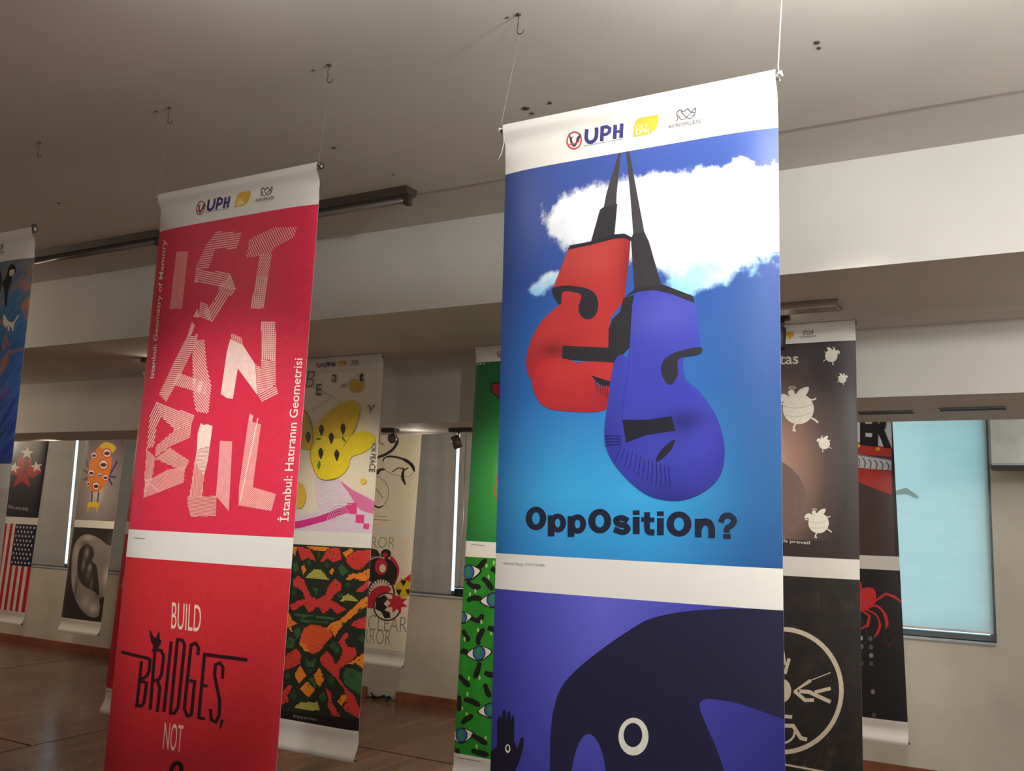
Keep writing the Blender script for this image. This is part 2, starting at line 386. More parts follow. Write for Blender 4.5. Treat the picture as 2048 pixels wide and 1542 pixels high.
        return (s.xl(z) + u * (s.xr(z) - s.xl(z)), s.Y + y - k * s.d, z)
    def normal(s, u, z):
        e = .002; z1, z0 = min(z + e, s.zs[0]), max(z - e, s.zs[5])
        return Vector(((s.off(u + e, z) - s.off(u - e, z)) / (2 * e * .6), -1, (s.off(u, z1) - s.off(u, z0)) / (z1 - z0))).normalized()
    def uz(s, p):
        x, z = at(p, s.Y); a = s.xl(z); return ((x - a) / (s.xr(z) - a), z)
    def zone(s, zn): return {'head': (s.zs[0] - .003, s.zs[1]), 'p1': (s.zs[1], s.zs[2]), 'band': (s.zs[2], s.zs[3]), 'p2': (s.zs[3], s.zs[4]), 'foot': (s.zs[4], s.zs[5])}[zn]
    def build(s, name, zn, groups, parent):          # groups: (material, layer, triangles in (u, z))
        zt, zb = s.zone(zn); v, f, fm, mats, uvs, nr_ = [], [], [], [], [], []
        rows = [z for z in s.rows if zb < z < zt]
        for m, k, tris in groups:
            if m not in mats: mats.append(m)
            mi = mats.index(m)
            for t in tris:
                ps = [clip(clip(list(t), 1, zb, False), 1, zt, True)]
                for z in rows: ps = [q for p in ps if p for q in (clip(p, 1, z, True), clip(p, 1, z, False))]
                for p in ps:
                    if len(p) < 3: continue
                    lo, hi = min(q[0] for q in p), max(q[0] for q in p)
                    for a, c in zip(UL, UL[1:]):
                        if c <= lo or a >= hi: continue
                        q = clip(clip(p, 0, a, False), 0, c, True)
                        if len(q) < 3: continue
                        ar = sum(q[i - 1][0] * q[i][1] - q[i][0] * q[i - 1][1] for i in range(len(q)))
                        if abs(ar) < 1e-9: continue
                        if ar < 0: q = q[::-1]
                        n = len(v); v += [s.pos(u, z, k) for u, z in q]; uvs += [(u, (zt - z) / (zt - zb)) for u, z in q]; nr_ += [s.normal(u, z) for u, z in q]
                        f.append(tuple(range(n, n + len(q)))); fm.append(mi)
        if not f: return None
        return adopt(link(name, mesh(name, v, f, mats, fm, uvs=uvs, nrm=nr_)), s.e) if parent is None else s.sub(link(name, mesh(name, v, f, mats, fm, uvs=uvs, nrm=nr_)), parent)
    def sub(s, o, par): o.parent = par; return o     # the part already stands in world coordinates
    def sheetp(s, zn, mat, name='poster_print'):
        zt, zb = s.zone(zn)
        s.sheet[zn] = s.build(name, zn, [(mat if not isinstance(mat, tuple) else ink(mat), 1, [((0, zb), (1, zb), (1, zt)), ((0, zb), (1, zt), (0, zt))])], None); s.layer[zn] = 1
    def tris(s, it, T):
        ox, oy, sc = T
        K = lambda p: (ox + p[0] / sc, oy + p[1] / sc)
        kind = it[0]
        if kind == 'poly': t = tri_poly(it[2], it[3] if len(it) > 3 else ())
        elif kind == 'sm': t = tri_poly(spline(it[2]))
        elif kind == 'ell': t = tri_poly(ellipse(*it[2]))
        elif kind == 'ring': t = tri_poly(ellipse(*it[2]), [ellipse(*it[3])])
        elif kind == 'star': t = tri_poly(star(*it[2]))
        elif kind == 'line': t = stroke_tris(it[3], it[2])
        elif kind == 'curve': t = stroke_tris(spline(it[3], False), it[2])
        elif kind == 'hatch': t = hatch_tris(it[2], *it[3:])
        elif kind == 'text':
            v, T3 = text_tris(it[2], it[4] if len(it) > 4 else 0); H = homog(it[3]); v = [H(*p) for p in v]; t = [tuple(v[i] for i in k) for k in T3]
        if it[0] == 'uz': return it[2]
        return [tuple(s.uz(K(p)) for p in k) for k in t]
    def art(s, name, zn, items, T=(0, 0, 1), step=1, each=False):
        k = s.layer.get(zn, 1) + 1; g = []
        for it in items:
            k += step or .3; m = it[1] if not isinstance(it[1], tuple) else ink(it[1]); t = s.tris(it, T); q = []
            if it[0] in ('line', 'curve'):               # overlapping joints of one pen stroke
                for i in range(0, len(t), 2): q.append((m, k, t[i:i + 2])); k += .06
            else: q.append((m, k, t))
            g.append(q)
        s.layer[zn] = k
        if each: return [s.build(name, zn, q, s.sheet.get(zn)) for q in g]
        return s.build(name, zn, [x for q in g for x in q], s.sheet.get(zn))
    def uvpoly(s, zn, pts):                          # outline given in fractions of the print
        zt, zb = s.zone(zn); return [tuple((u, zt + (zb - zt) * v) for u, v in t) for t in tri_poly(pts)]

# the header emblems, measured once on the first banner and repeated on each one
LOGO_T = (980, 120, 2.965)
NAVY = (52, 50, 110)
LOGO = [('ring', (178, 70, 70), (497, 475, 48, 57), (497, 475, 38, 46)), ('sm', (60, 52, 70), [(462, 430), (478, 455), (492, 448), (500, 470), (520, 445), (530, 428), (533, 455), (515, 500), (498, 515), (478, 495)]),
        ('sm', (225, 215, 205), [(484, 462), (500, 447), (510, 470), (500, 500), (490, 488)]), ('curve', (178, 70, 70), 7, [(462, 505), (480, 498), (515, 490), (530, 478)]),
        ('curve', NAVY, 22, [(569, 406), (569, 462), (586, 486), (610, 482), (628, 456), (627, 396)]), ('line', NAVY, 22, [(661, 392), (663, 482)]), ('line', NAVY, 20, [(655, 398), (688, 391), (706, 402), (706, 424), (690, 438), (660, 444)]), ('line', NAVY, 22, [(738, 380), (740, 469)]), ('line', NAVY, 22, [(777, 372), (778, 462)]), ('line', NAVY, 18, [(738, 426), (777, 418)]),
        ('text', (110, 104, 116), 'UNIVERSITAS PELITA HARAPAN', [(555, 505), (786, 464), (786, 473), (555, 515)]),
        ('poly', (206, 160, 54), [(850, 458), (851, 388), (858, 362), (874, 345), (900, 335), (995, 319), (996, 366), (990, 394), (975, 417), (950, 435), (920, 444)]),
        ('text', (246, 226, 168), 'DKV', [(866, 382), (936, 368), (936, 402), (866, 416)]), ('text', (250, 240, 214), 'UPH', [(866, 416), (942, 402), (942, 432), (866, 446)], .012),
        ('curve', (84, 82, 84), 7, [(1100, 362), (1112, 345), (1104, 310), (1125, 292), (1145, 302), (1170, 285), (1190, 305), (1215, 280), (1210, 318), (1190, 330)]),
        ('curve', (84, 82, 84), 6, [(1128, 300), (1150, 325), (1180, 345), (1205, 335), (1208, 308), (1185, 312), (1150, 350), (1125, 345), (1115, 318)]),
        ('text', (84, 82, 84), 'BORDERLESS', [(1063, 383), (1250, 349), (1252, 373), (1063, 404)], .01), ('line', (170, 166, 160), 4, [(1080, 412), (1240, 384)])]
REF = None
def logos(b):
    global REF
    if REF is None: REF = [(it[1], [[(u, z - b.zs[1]) for u, z in t] for t in b.tris(it, LOGO_T)]) for it in LOGO]
    hs = min(1, (b.zs[0] - b.zs[1]) / .112); g = []
    for k, (c, tr) in enumerate(REF): g.append((ink(c), 4 + k * .4, [tuple((u, b.zs[1] + z * hs) for u, z in t) for t in tr]))
    b.build('header_logos', 'head', g, None)

# ---- printed backgrounds
def gauss(u, v, cu, cv, ru, rv):
    a = (u - cu) / ru; c = (v - cv) / rv
    return (a * a + c * c).m('MULTIPLY', -1.0).m('EXPONENT')
def sky_print(b):
    m, nt, bs = newmat('print_sky_shaded', .40, .5); u, v, vec = uv(nt)
    base = ramp(nt, v, [(0, (58, 78, 146)), (.3, (38, 70, 142)), (.6, (36, 98, 164)), (.85, (54, 152, 208)), (1, (46, 136, 198))])
    e = (u - .42).m('ABSOLUTE').step(.12, .58); base = mix(nt, e * .8, base, (24, 54, 112))  # dark edges: printed gradient plus spotlight falloff put into the colour
    mk = None
    for px, py, rx, ry in ((1125, 445, 48, 42), (1165, 415, 50, 46), (1205, 430, 60, 52), (1260, 445, 70, 55), (1330, 420, 70, 62), (1410, 430, 80, 62), (1490, 425, 75, 62), (1550, 420, 50, 60), (1370, 500, 80, 55), (1440, 490, 70, 50), (1300, 375, 45, 26), (1455, 352, 38, 22), (1482, 332, 16, 18), (1545, 352, 20, 16), (1100, 555, 26, 18), (1072, 580, 20, 14), (1385, 560, 45, 26)):
        q, z = b.uz((px, py)); w = (b.zs[1] - z) / (b.zs[1] - b.zs[2]); t = gauss(u, v, q, w, rx / 540 * 1.05, ry / 800 * 1.05); mk = t if mk is None else mk + t
    n = noise(nt, vec, 7, 10, .72); mk = (mk + (n - .5) * 2.6).step(.40, .92)
    wh = ramp(nt, v + (noise(nt, vec, 9, 6, .65) - .5) * .26, [(.10, (236, 238, 240)), (.2, (214, 220, 226)), (.26, (206, 216, 224)), (.36, (132, 182, 212))])
    nt.links.new(mix(nt, mk, base, wh), bs.inputs['Base Color']); return m
def grad_print(name, stops, cu=.5, cv=.5, ru=.7, rv=.7, nz=0, nscale=6, rough=.45):
    m, nt, bs = newmat(name, rough, .45); u, v, vec = uv(nt)
    a = (u - cu) / ru; c = (v - cv) / rv; r = (a * a + c * c).m('SQRT')
    if nz: r = r + (noise(nt, vec, nscale, 6, .7) - .5) * nz
    nt.links.new(ramp(nt, r, stops), bs.inputs['Base Color']); return m
def painted_print():
    m, nt, bs = newmat('print_brush_strokes', .5, .4); u, v, vec = uv(nt)
    m0 = nt.nodes.new('ShaderNodeMapping'); m0.inputs['Rotation'].default_value = (0, 0, .85); nt.links.new(vec, m0.inputs[0])
    mp = nt.nodes.new('ShaderNodeMapping'); mp.inputs['Scale'].default_value = (3, 24, 1); nt.links.new(m0.outputs[0], mp.inputs[0])
    st = noise(nt, mp.outputs[0], 1.6, 5, .6, .4)
    base = ramp(nt, st * .6 + v * .45, [(.28, (92, 110, 110)), (.42, (66, 122, 172)), (.5, (44, 92, 160)), (.6, (64, 118, 196)), (.72, (44, 58, 150)), (.88, (96, 140, 210))])
    o = (noise(nt, vec, 5.5, 5, .6, .8) * .7 + st * .3).step(.49, .6) * (v - .34).m('ABSOLUTE').step(.42, .1); col = mix(nt, o * .9, base, (190, 118, 44))
    w = noise(nt, mp.outputs[0], 3.5, 3).step(.66, .76); nt.links.new(mix(nt, w * .5, col, (150, 176, 196)), bs.inputs['Base Color']); return m

def blob_print(b, zn, name, base, blobs, wr=0):   # soft airbrushed tones of a printed picture
    m, nt, bs = newmat(name, .40, .5); u, v, vec = uv(nt); zt, zb = b.zone(zn); col = None
    p0, p1 = b.uz((1000, 900)), b.uz((1001, 901)); ku, kv = abs(p1[0] - p0[0]), abs(p1[1] - p0[1]) / (zt - zb); col = mix(nt, 0.0, base, base)
    for x, y, rx, ry, c, st in blobs:
        q, z = b.uz((x, y)); col = mix(nt, gauss(u, v, q, (zt - z) / (zt - zb), rx * ku, ry * kv) * st, col, c)
    nt.links.new(col, bs.inputs['Base Color']); return m

FRONT, MID, BACK = 'banners hanging in the front row', 'banners hanging under the first bulkhead', 'banners hanging before the windows'
HK = [at((px, py), 1.747) for px, py in ((90, 289), (342, 216), (657, 128), (1037, 27))]
hookx = [-3.37, -2.77, -2.161, -1.561, -.997, -.40]
def hk(i): return (hookx[i] + .006, 1.747)

# ---- boxing glove banner
b = Banner(1.75, [(1008, 252), (975, 1542)], [(1552, 140), (1567, 1542)], [2.43, 2.316, 1.464, 1.389, .54, .40], 'blue banner with red and blue boxing gloves hung against a cloudy sky', FRONT, .00006, tops=(hk(4), hk(5)), sr=(.0005, .0012))
logos(b)
b.sheetp('p1', sky_print(b)); T4 = (980, 440, 2.753); T3 = (980, 120, 2.965)
STR, TRIM = (44, 42, 46), (34, 33, 42)
RD, RD2, RDK = (158, 42, 43), (144, 36, 40), (100, 24, 32)
b.art('printed_strap', 'p1', [('poly', (58, 56, 58), [(764, 549), (777, 545), (752, 790), (748, 880), (672, 885), (692, 785)]), ('poly', STR, [(668, 875), (756, 852), (738, 1040), (598, 1080), (652, 888)]),
    ('poly', (58, 56, 58), [(807, 539), (825, 535), (880, 830), (916, 1022), (850, 1032), (832, 800)]), ('poly', STR, [(848, 1032), (916, 1020), (942, 1075), (1018, 1338), (860, 1400), (836, 1062)])], T3)
BL, BL2, BLK = (48, 54, 148), (42, 44, 136), (30, 28, 98)
K4 = lambda x, y, rx, ry, c, st: (980 + x / 2.753, 440 + y / 2.753, rx / 2.753, ry / 2.753, c, st)
RG = blob_print(b, 'p1', 'print_red_glove', RD, [K4(560, 200, 170, 130, (166, 62, 58), .8), K4(800, 300, 70, 260, (96, 22, 30), .9), K4(345, 715, 70, 45, RDK, .8), K4(215, 800, 60, 140, (150, 30, 40), .7), K4(320, 590, 60, 60, (168, 48, 47), .5), K4(440, 660, 60, 30, (150, 34, 40), .6)])
RF = blob_print(b, 'p1', 'print_red_fist', (160, 37, 42), [K4(380, 850, 120, 70, (172, 46, 47), .8), K4(620, 1000, 70, 90, (140, 28, 38), .8), K4(420, 1060, 240, 40, (146, 28, 40), .8), K4(240, 930, 40, 80, (156, 32, 42), .7)])
BG4 = blob_print(b, 'p1', 'print_blue_glove', BL, [K4(950, 520, 170, 130, (68, 74, 160), .9), K4(800, 900, 90, 160, (54, 62, 160), .6), K4(1090, 1110, 90, 60, BLK, .95), K4(1290, 1300, 90, 220, (40, 38, 128), .85), K4(1000, 1560, 260, 90, (38, 36, 124), .9), K4(640, 1280, 60, 160, (40, 38, 130), .7), K4(1010, 960, 120, 60, (50, 50, 156), .7), K4(1180, 1230, 70, 120, (54, 58, 160), .7), K4(900, 1290, 120, 70, (56, 62, 164), .5)])
b.art('printed_red_glove', 'p1', [
    ('sm', RG, [(405, 460), (330, 510), (270, 575), (220, 670), (198, 760), (205, 845), (235, 875), (275, 800), (400, 770), (470, 690), (470, 520)]),
    ('poly', RG, [(428, 165), (560, 133), (690, 100), (775, 100), (768, 200), (740, 440), (665, 540), (652, 705), (400, 700), (330, 640), (300, 560), (400, 465), (345, 400), (350, 370)]),
    ('poly', TRIM, [(428, 165), (440, 140), (560, 117), (690, 79), (740, 74), (782, 96), (776, 116), (740, 100), (690, 103), (560, 136)]),
    ('sm', TRIM, [(345, 405), (350, 372), (430, 361), (530, 376), (582, 410), (597, 470), (578, 528), (535, 548), (497, 522), (488, 480), (503, 418), (465, 398), (402, 398), (388, 466), (358, 435)]),
    ('poly', (166, 42, 44), [(480, 780), (690, 780), (670, 890), (560, 860)]),
    ('poly', (34, 33, 38), [(735, 430), (796, 412), (772, 700), (690, 787), (395, 766), (400, 692), (652, 703), (654, 600), (675, 545), (718, 505)]),
    ('sm', RF, [(268, 795), (330, 764), (420, 766), (490, 795), (560, 860), (605, 920), (662, 915), (655, 1010), (620, 1050), (520, 1058), (350, 1045), (280, 1010), (240, 940), (232, 868)]),
    ('poly', (30, 28, 32), [(560, 856), (660, 888), (660, 916), (620, 912), (585, 890)])] +
    [('line', RDK, 5, [(582 + 13 * k, 893 + 6 * k), (588 + 12 * k, 940 + 9 * k)]) for k in range(6)] + [('curve', (176, 40, 44), 6, [(300, 800), (250, 880), (275, 960)])], T4, .5)
b.art('printed_blue_glove', 'p1', [
    ('sm', BG4, [(795, 415), (900, 383), (1000, 405), (1125, 455), (1142, 580), (1156, 705), (1072, 742), (1075, 870), (1150, 940), (1230, 1050), (1275, 1160), (1293, 1280), (1270, 1400), (1200, 1480), (1100, 1532), (1000, 1545), (880, 1520), (780, 1450), (690, 1350), (640, 1250), (632, 1150), (650, 1000), (680, 800), (720, 740), (766, 735)]),
    ('poly', TRIM, [(745, 425), (800, 378), (900, 354), (960, 358), (1122, 420), (1127, 458), (1000, 408), (900, 386), (800, 398)]),
    ('sm', TRIM, [(1157, 700), (1158, 736), (1042, 766), (1036, 850), (1002, 906), (970, 896), (945, 845), (945, 800), (972, 757), (1042, 722)]),
    ('poly', (24, 24, 36), [(730, 1100), (865, 1100), (1000, 1080), (1022, 1160), (860, 1185), (750, 1226)]),
    ('sm', (26, 26, 40), [(1018, 1210), (1000, 1262), (950, 1315), (914, 1332), (930, 1285), (972, 1238)])] +
    [('curve', (30, 30, 104), 4, [(720 + 22 * k, 1245 + 11 * k - (max(0, k - 7) * 5)), (705 + 24 * k, 1290 + 13 * k), (690 + 25 * k + 0, 1330 + 15 * k - max(0, k - 8) * 8)]) for k in range(13)] +
    [('curve', (30, 30, 104), 4, [(635, 1190 + 16 * k), (670, 1185 + 17 * k), (725, 1190 + 14 * k)]) for k in range(4)] + [('line', (58, 60, 172), 4, [(778, 760), (740, 1000), (735, 1090)])], T4, .5)
KI = (22, 28, 48); b.layer['p1'] = 2
def bold_o(x, y, rx, ry, i, j): return ('ring', KI, (x, y, rx, ry, 0, 40), (x, y, i, j, 0, 40))
b.art('printed_letter', 'p1', [bold_o(337, 248, 54, 61, 20, 31), bold_o(665, 262, 59, 63, 23, 32), bold_o(1071, 277, 64, 65, 26, 34), ('curve', KI, 30, [(810, 262), (782, 246), (750, 254), (758, 276), (796, 286), (808, 304), (782, 319), (738, 304)]), ('line', KI, 35, [(852, 240), (852, 328)]), ('line', KI, 35, [(852, 207), (852, 230)]), ('line', KI, 35, [(976, 246), (976, 334)]), ('line', KI, 35, [(976, 212), (976, 235)]), ('curve', KI, 30, [(1284, 268), (1300, 238), (1330, 234), (1352, 256), (1342, 280), (1318, 298), (1314, 320)]), ('line', KI, 38, [(1316, 328), (1316, 352)])], (940, 940, 2.562), 0, True)
for it in ([('line', KI, 34, [(416, 232), (416, 339)]), bold_o(450, 271, 43, 48, 14, 23)], [('line', KI, 34, [(518, 236), (518, 342)]), bold_o(552, 276, 44, 49, 14, 23)], [('curve', KI, 30, [(909, 216), (908, 295), (918, 316), (946, 320)]), ('line', KI, 22, [(878, 252), (946, 255)])], [('line', KI, 34, [(1170, 250), (1170, 342)]), ('curve', KI, 34, [(1172, 300), (1190, 268), (1222, 268), (1238, 295), (1239, 346)])]):
    b.art('printed_letter', 'p1', it, (940, 940, 2.562), 0)
b.art('caption', 'band', [('text', (96, 94, 92), 'Hye-won Myung / SOUTH KOREA', [(163, 470), (383, 482), (383, 500), (163, 489)])], (940, 940, 2.562))
b.sheetp('p2', grad_print('print_indigo', [(0, (94, 94, 200)), (.5, (66, 66, 164)), (1, (40, 40, 118))], .42, .02, .62, .8)); T5 = (940, 940, 2.562); DN = (30, 30, 58)
b.art('printed_figure', 'p2', [('poly', DN, spline([(1620, 713), (1450, 712), (1300, 712), (1100, 725), (940, 757), (850, 800), (700, 900), (560, 1010), (470, 1110), (430, 1220), (413, 1350), (408, 1560), (400, 2500)], False) + [(505, 2500)] + spline([(505, 1700), (518, 1555), (540, 1450), (570, 1380), (605, 1352), (640, 1372), (675, 1440), (697, 1555), (710, 1750)], False) + [(740, 2500), (1420, 2500)] + spline([(1350, 1750), (1282, 1480), (1215, 1320), (1182, 1235), (1178, 1196), (1205, 1175), (1270, 1177), (1400, 1205), (1640, 1297)], False)),
    ('ring', (222, 218, 208), (838, 1366, 77, 97), (835, 1358, 48, 62)),
    ('poly', (24, 23, 44), [(40, 2500), (80, 1580), (92, 1450), (128, 1420), (128, 1285), (140, 1262), (156, 1272), (158, 1240), (168, 1228), (178, 1240), (182, 1300), (188, 1242), (200, 1236), (207, 1290), (214, 1256), (223, 1266), (222, 1390), (240, 1430), (258, 1372), (274, 1372), (272, 1420), (252, 1490), (222, 1560), (230, 2500)]),
    ('ring', (222, 218, 208), (188, 1430, 14, 22), (188, 1428, 8, 14))], T5, 1, True)

# ---- city lettering banner
b = Banner(1.75, [(320, 390), (200, 1542)], [(637, 325), (545, 1542)], [2.432, 2.324, 1.474, 1.399, .55, .40], 'crimson banner with big striped letters and a line about building bridges', FRONT, .00006, tops=(hk(2), hk(3)))
logos(b)
b.sheetp('p1', (206, 44, 72)); ST = (238, 186, 176); SO = (232, 168, 160); T7 = (220, 680, 3.671); T6 = (260, 330, 3.855); TI = (0, 0, 1)
b.art('printed_letter_i', 'p1', [('poly', (222, 128, 126), [(355, 668), (448, 665), (400, 1108), (302, 1110)])], T6)
b.art('printed_letter_s', 'p1', [('hatch', ST, [(665, 512), (860, 522), (820, 648), (660, 645), (605, 800), (502, 800), (590, 615)], -8, 17, 7), ('hatch', ST, [(510, 800), (770, 835), (815, 960), (690, 945), (495, 900)], 12, 17, 8),
    ('hatch', ST, [(770, 835), (818, 955), (700, 1100), (632, 1215), (560, 1130), (650, 1050), (690, 945)], 122, 17, 8), ('hatch', ST, [(545, 1055), (600, 1075), (635, 1210), (530, 1165)], 22, 14, 7), ('poly', SO, [(488, 1170), (520, 1105), (535, 1175)]), ('poly', SO, [(495, 905), (512, 862), (522, 905)])], T6, 0)
b.art('printed_letter_t', 'p1', [('hatch', ST, [(920, 575), (1110, 480), (1280, 478), (1260, 555), (1110, 640), (1085, 690), (895, 715)], 65, 17, 6), ('hatch', ST, [(1000, 690), (1095, 690), (1065, 860), (975, 860)], 60, 13, 6), ('hatch', ST, [(975, 860), (1065, 860), (1030, 1105), (930, 1105)], 3, 15, 7), ('hatch', ST, [(975, 860), (1065, 860), (1030, 1105), (930, 1105)], 97, 15, 6)], T6, 0)
b.art('printed_letter_a', 'p1', [('poly', SO, [(384, 644), (390, 650), (384, 668), (374, 676)]), ('hatch', ST, [(374, 674), (397, 668), (391, 690), (354, 765), (332, 804), (317, 788), (356, 708)], 4, 4, 2.3), ('hatch', ST, [(390, 680), (409, 680), (414, 734), (423, 771), (417, 827), (392, 823), (387, 794), (385, 707)], 52, 4, 2.4), ('hatch', ST, [(356, 745), (414, 766), (411, 789), (348, 770)], 62, 3.4, 2)], TI, 0)
b.art('printed_letter_n', 'p1', [('poly', (240, 204, 194), [(461, 678), (486, 690), (511, 729), (514, 789), (476, 737), (466, 798), (454, 796), (442, 788), (454, 704)]), ('hatch', ST, [(464, 666), (484, 676), (485, 690), (461, 678)], 80, 3.5, 2), ('hatch', ST, [(523, 644), (551, 643), (551, 720), (523, 720)], 2, 4, 2), ('hatch', ST, [(523, 644), (551, 643), (551, 720), (523, 720)], 92, 4, 2), ('hatch', ST, [(522, 720), (551, 720), (551, 770), (514, 787), (512, 729), (522, 736)], 10, 3.6, 2.2), ('hatch', ST, [(551, 770), (556, 788), (524, 805), (514, 787)], -28, 4, 2.2)], TI, 0)
b.art('printed_letter_b', 'p1', [('hatch', ST, [(300, 520), (335, 455), (372, 560), (340, 640), (320, 780), (262, 800), (285, 560)], -62, 15, 8), ('hatch', ST, [(335, 455), (622, 552), (600, 622), (480, 662), (370, 560)], 22, 13, 8), ('hatch', ST, [(600, 620), (590, 720), (460, 772), (330, 860), (335, 780), (480, 658)], -24, 11, 6), ('hatch', SO, [(440, 790), (586, 886), (545, 965), (330, 872)], 12, 9, 6),
    ('hatch', SO, [(552, 930), (545, 1045), (370, 1115), (240, 1160), (258, 1022), (312, 1012), (430, 950)], 75, 9, 6), ('hatch', SO, [(262, 800), (332, 862), (310, 1015), (245, 1150), (245, 1030)], 88, 9, 6), ('line', ST, 7, [(246, 1022), (370, 1115)])], T7, 0)
b.art('printed_letter_u', 'p1', [('poly', (240, 210, 196), [(668, 610), (690, 625), (715, 618), (755, 632), (735, 780), (640, 800), (645, 690)]), ('hatch', (240, 210, 196), [(640, 800), (735, 780), (722, 880), (692, 1000), (625, 900)], 3, 10, 7), ('hatch', SO, [(622, 890), (692, 1000), (680, 1155), (582, 1150), (600, 1050)], 88, 9, 6), ('hatch', SO, [(572, 1150), (785, 1145), (780, 1292), (595, 1300), (572, 1212)], 5, 10, 6), ('poly', (228, 150, 150), [(810, 740), (900, 745), (888, 1000), (875, 1258), (780, 1145), (792, 1000)])], T7, 0)
b.art('printed_letter_l', 'p1', [('poly', SO, [(1030, 540), (1055, 556), (1042, 605), (1018, 590)]), ('hatch', ST, [(1018, 590), (1110, 620), (1050, 1080), (1215, 1130), (1182, 1255), (945, 1215), (950, 1080)], 48, 10, 6), ('line', (240, 205, 195), 8, [(1088, 575), (955, 1195)])], T7, 0)
CR = (238, 214, 204)
b.art('printed_title', 'p1', [('text', CR, 'İstanbul: Hatıranın Geometrisi', [(553, 1043), (581, 716), (601, 716), (573, 1043)], .01), ('text', CR, 'Istanbul: Geometry of Memory', [(297, 756), (321, 479), (334, 479), (309, 756)], .012)], TI)
b.art('caption', 'band', [('line', (150, 144, 136), 8, [(165, 1453), (252, 1459)])], T7)
b.sheetp('p2', (196, 42, 52)); T8 = (150, 1040, 3.0718); IK = (44, 16, 22)
b.art('printed_lettering', 'p2', [('text', (226, 196, 184), 'BUILD', [(597, 505), (778, 525), (770, 690), (590, 668)]), ('text', (226, 190, 178), 'NOT', [(553, 1240), (668, 1262), (654, 1428), (538, 1408)]),
    ('line', IK, 20, [(272, 812), (440, 848), (461, 858), (456, 925), (440, 960), (398, 985)]), ('line', IK, 20, [(408, 868), (378, 1150)]), ('line', IK, 20, [(398, 985), (440, 1002), (424, 1120), (408, 1143), (368, 1140)]),
    ('line', IK, 20, [(492, 795), (462, 1165)]), ('line', IK, 20, [(485, 797), (530, 802), (545, 835), (532, 950), (515, 980), (480, 990)]), ('line', IK, 20, [(505, 985), (522, 1030), (506, 1178)]), ('line', IK, 20, [(592, 745), (546, 1180)]),
    ('line', IK, 20, [(630, 735), (586, 1190)]), ('line', IK, 20, [(622, 733), (660, 738), (674, 768), (634, 1150), (612, 1186), (578, 1186)]), ('line', IK, 20, [(755, 830), (760, 785), (742, 756), (714, 768), (672, 1160), (692, 1205), (716, 1196), (736, 992), (704, 986)]),
    ('line', IK, 20, [(797, 822), (760, 1222)]), ('line', IK, 22, [(788, 824), (1058, 860)]), ('line', IK, 18, [(780, 1014), (816, 1020)]), ('line', IK, 18, [(760, 1214), (800, 1222)]),
    ('line', IK, 20, [(906, 975), (910, 905), (890, 878), (864, 890), (858, 950), (890, 1110), (886, 1200), (866, 1240), (838, 1228), (833, 1160)]), ('line', IK, [20, 8], [(906, 1226), (893, 1280)]), ('curve', IK, 26, [(580, 1640), (590, 1545), (612, 1500), (640, 1495), (655, 1530), (640, 1640)])], T8, 0)
b.art('printed_bird', 'p2', [('sm', (40, 20, 22), [(460, 675), (482, 712), (498, 722), (518, 682), (522, 730), (532, 742), (512, 785), (470, 812), (482, 775), (466, 742)])], T8)

# ---- painted couple banner at the edge of the picture
b = Banner(1.75, None, [(68, 455), (22, 870)], [2.41, 2.312, 1.655, 1.58, .76, .62], 'blue brush-painted banner with a dark figure and a white cat', FRONT, .00006, tops=(hk(0), hk(1)))
logos(b); b.sheetp('p1', painted_print()); TP = (0, 430, 2.967)
b.art('printed_figure', 'p1', [('sm', (30, 28, 36), [(55, 300), (78, 292), (90, 318), (86, 345), (70, 352), (66, 400), (48, 445), (38, 532), (27, 530), (24, 440), (12, 405), (35, 365)]), ('sm', (206, 190, 170), [(56, 330), (82, 322), (78, 350), (58, 362)]), ('sm', (34, 24, 36), [(-60, 340), (0, 330), (10, 380), (4, 440), (-20, 560), (-70, 500)]),
    ('sm', (226, 216, 200), [(20, 592), (34, 606), (44, 626), (72, 634), (98, 592), (102, 598), (80, 640), (72, 690), (62, 664), (54, 660), (52, 686), (44, 684), (40, 656), (30, 668), (18, 640)])], TP, 1, True)
b.sheetp('p2', (196, 190, 176))

# ---- middle row: bird-and-letters / knitted pattern banner
ZB = [2.343, 2.275, 1.427, 1.354, .468, .32]
b = Banner(3.782, None, [(765, 725), (714, 1463)], ZB, 'cream banner with yellow fruit shapes above a red and orange knitted pattern', MID, .00012, top=Z1)
logos(b)
b.sheetp('p1', grad_print('print_cream', [(0, (226, 214, 190)), (.6, (214, 204, 186)), (1, (196, 190, 184))], .6, .45, .7, .8)); TB = (600, 700, 4.057)
YE, YE2 = (206, 176, 36), (222, 200, 40)
b.art('printed_wave', 'p1', [('sm', (206, 190, 206), [(300, 1045), (420, 1130), (605, 1240), (620, 1500), (300, 1500), (-300, 1470), (-300, 1300), (110, 1320), (115, 1100), (150, 1020)]),
    ('sm', (206, 110, 158), [(330, 1065), (420, 1130), (610, 1245), (605, 1330), (480, 1290), (420, 1200)]),
    ('poly', (198, 46, 130), [(-300, 1420), (0, 1385), (150, 1350), (380, 1262), (460, 1240), (460, 1330), (375, 1325), (200, 1390), (0, 1445), (-300, 1480)]), ('poly', (208, 62, 130), [(382, 1240), (460, 1238), (455, 1335), (376, 1325)]), ('poly', (208, 62, 130), [(452, 1335), (520, 1338), (514, 1408), (450, 1400)]), ('poly', (208, 62, 130), [(512, 1405), (556, 1410), (550, 1456), (508, 1450)])], TB, .5)
b.art('printed_wave_lines', 'p1', [('curve', (226, 216, 224), 3.5, [(115 + 6 * k, 1090 + 22 * k), (200, 1110 + 20 * k), (280, 1080 + 22 * k), (390 + 4 * k, 1150 + 13 * k)]) for k in range(9)] + [('curve', (214, 196, 208), 3, ellipse(320, 1390, 22 + 14 * k, 30 + 20 * k)[14:27]) for k in range(6)], TB, 0)
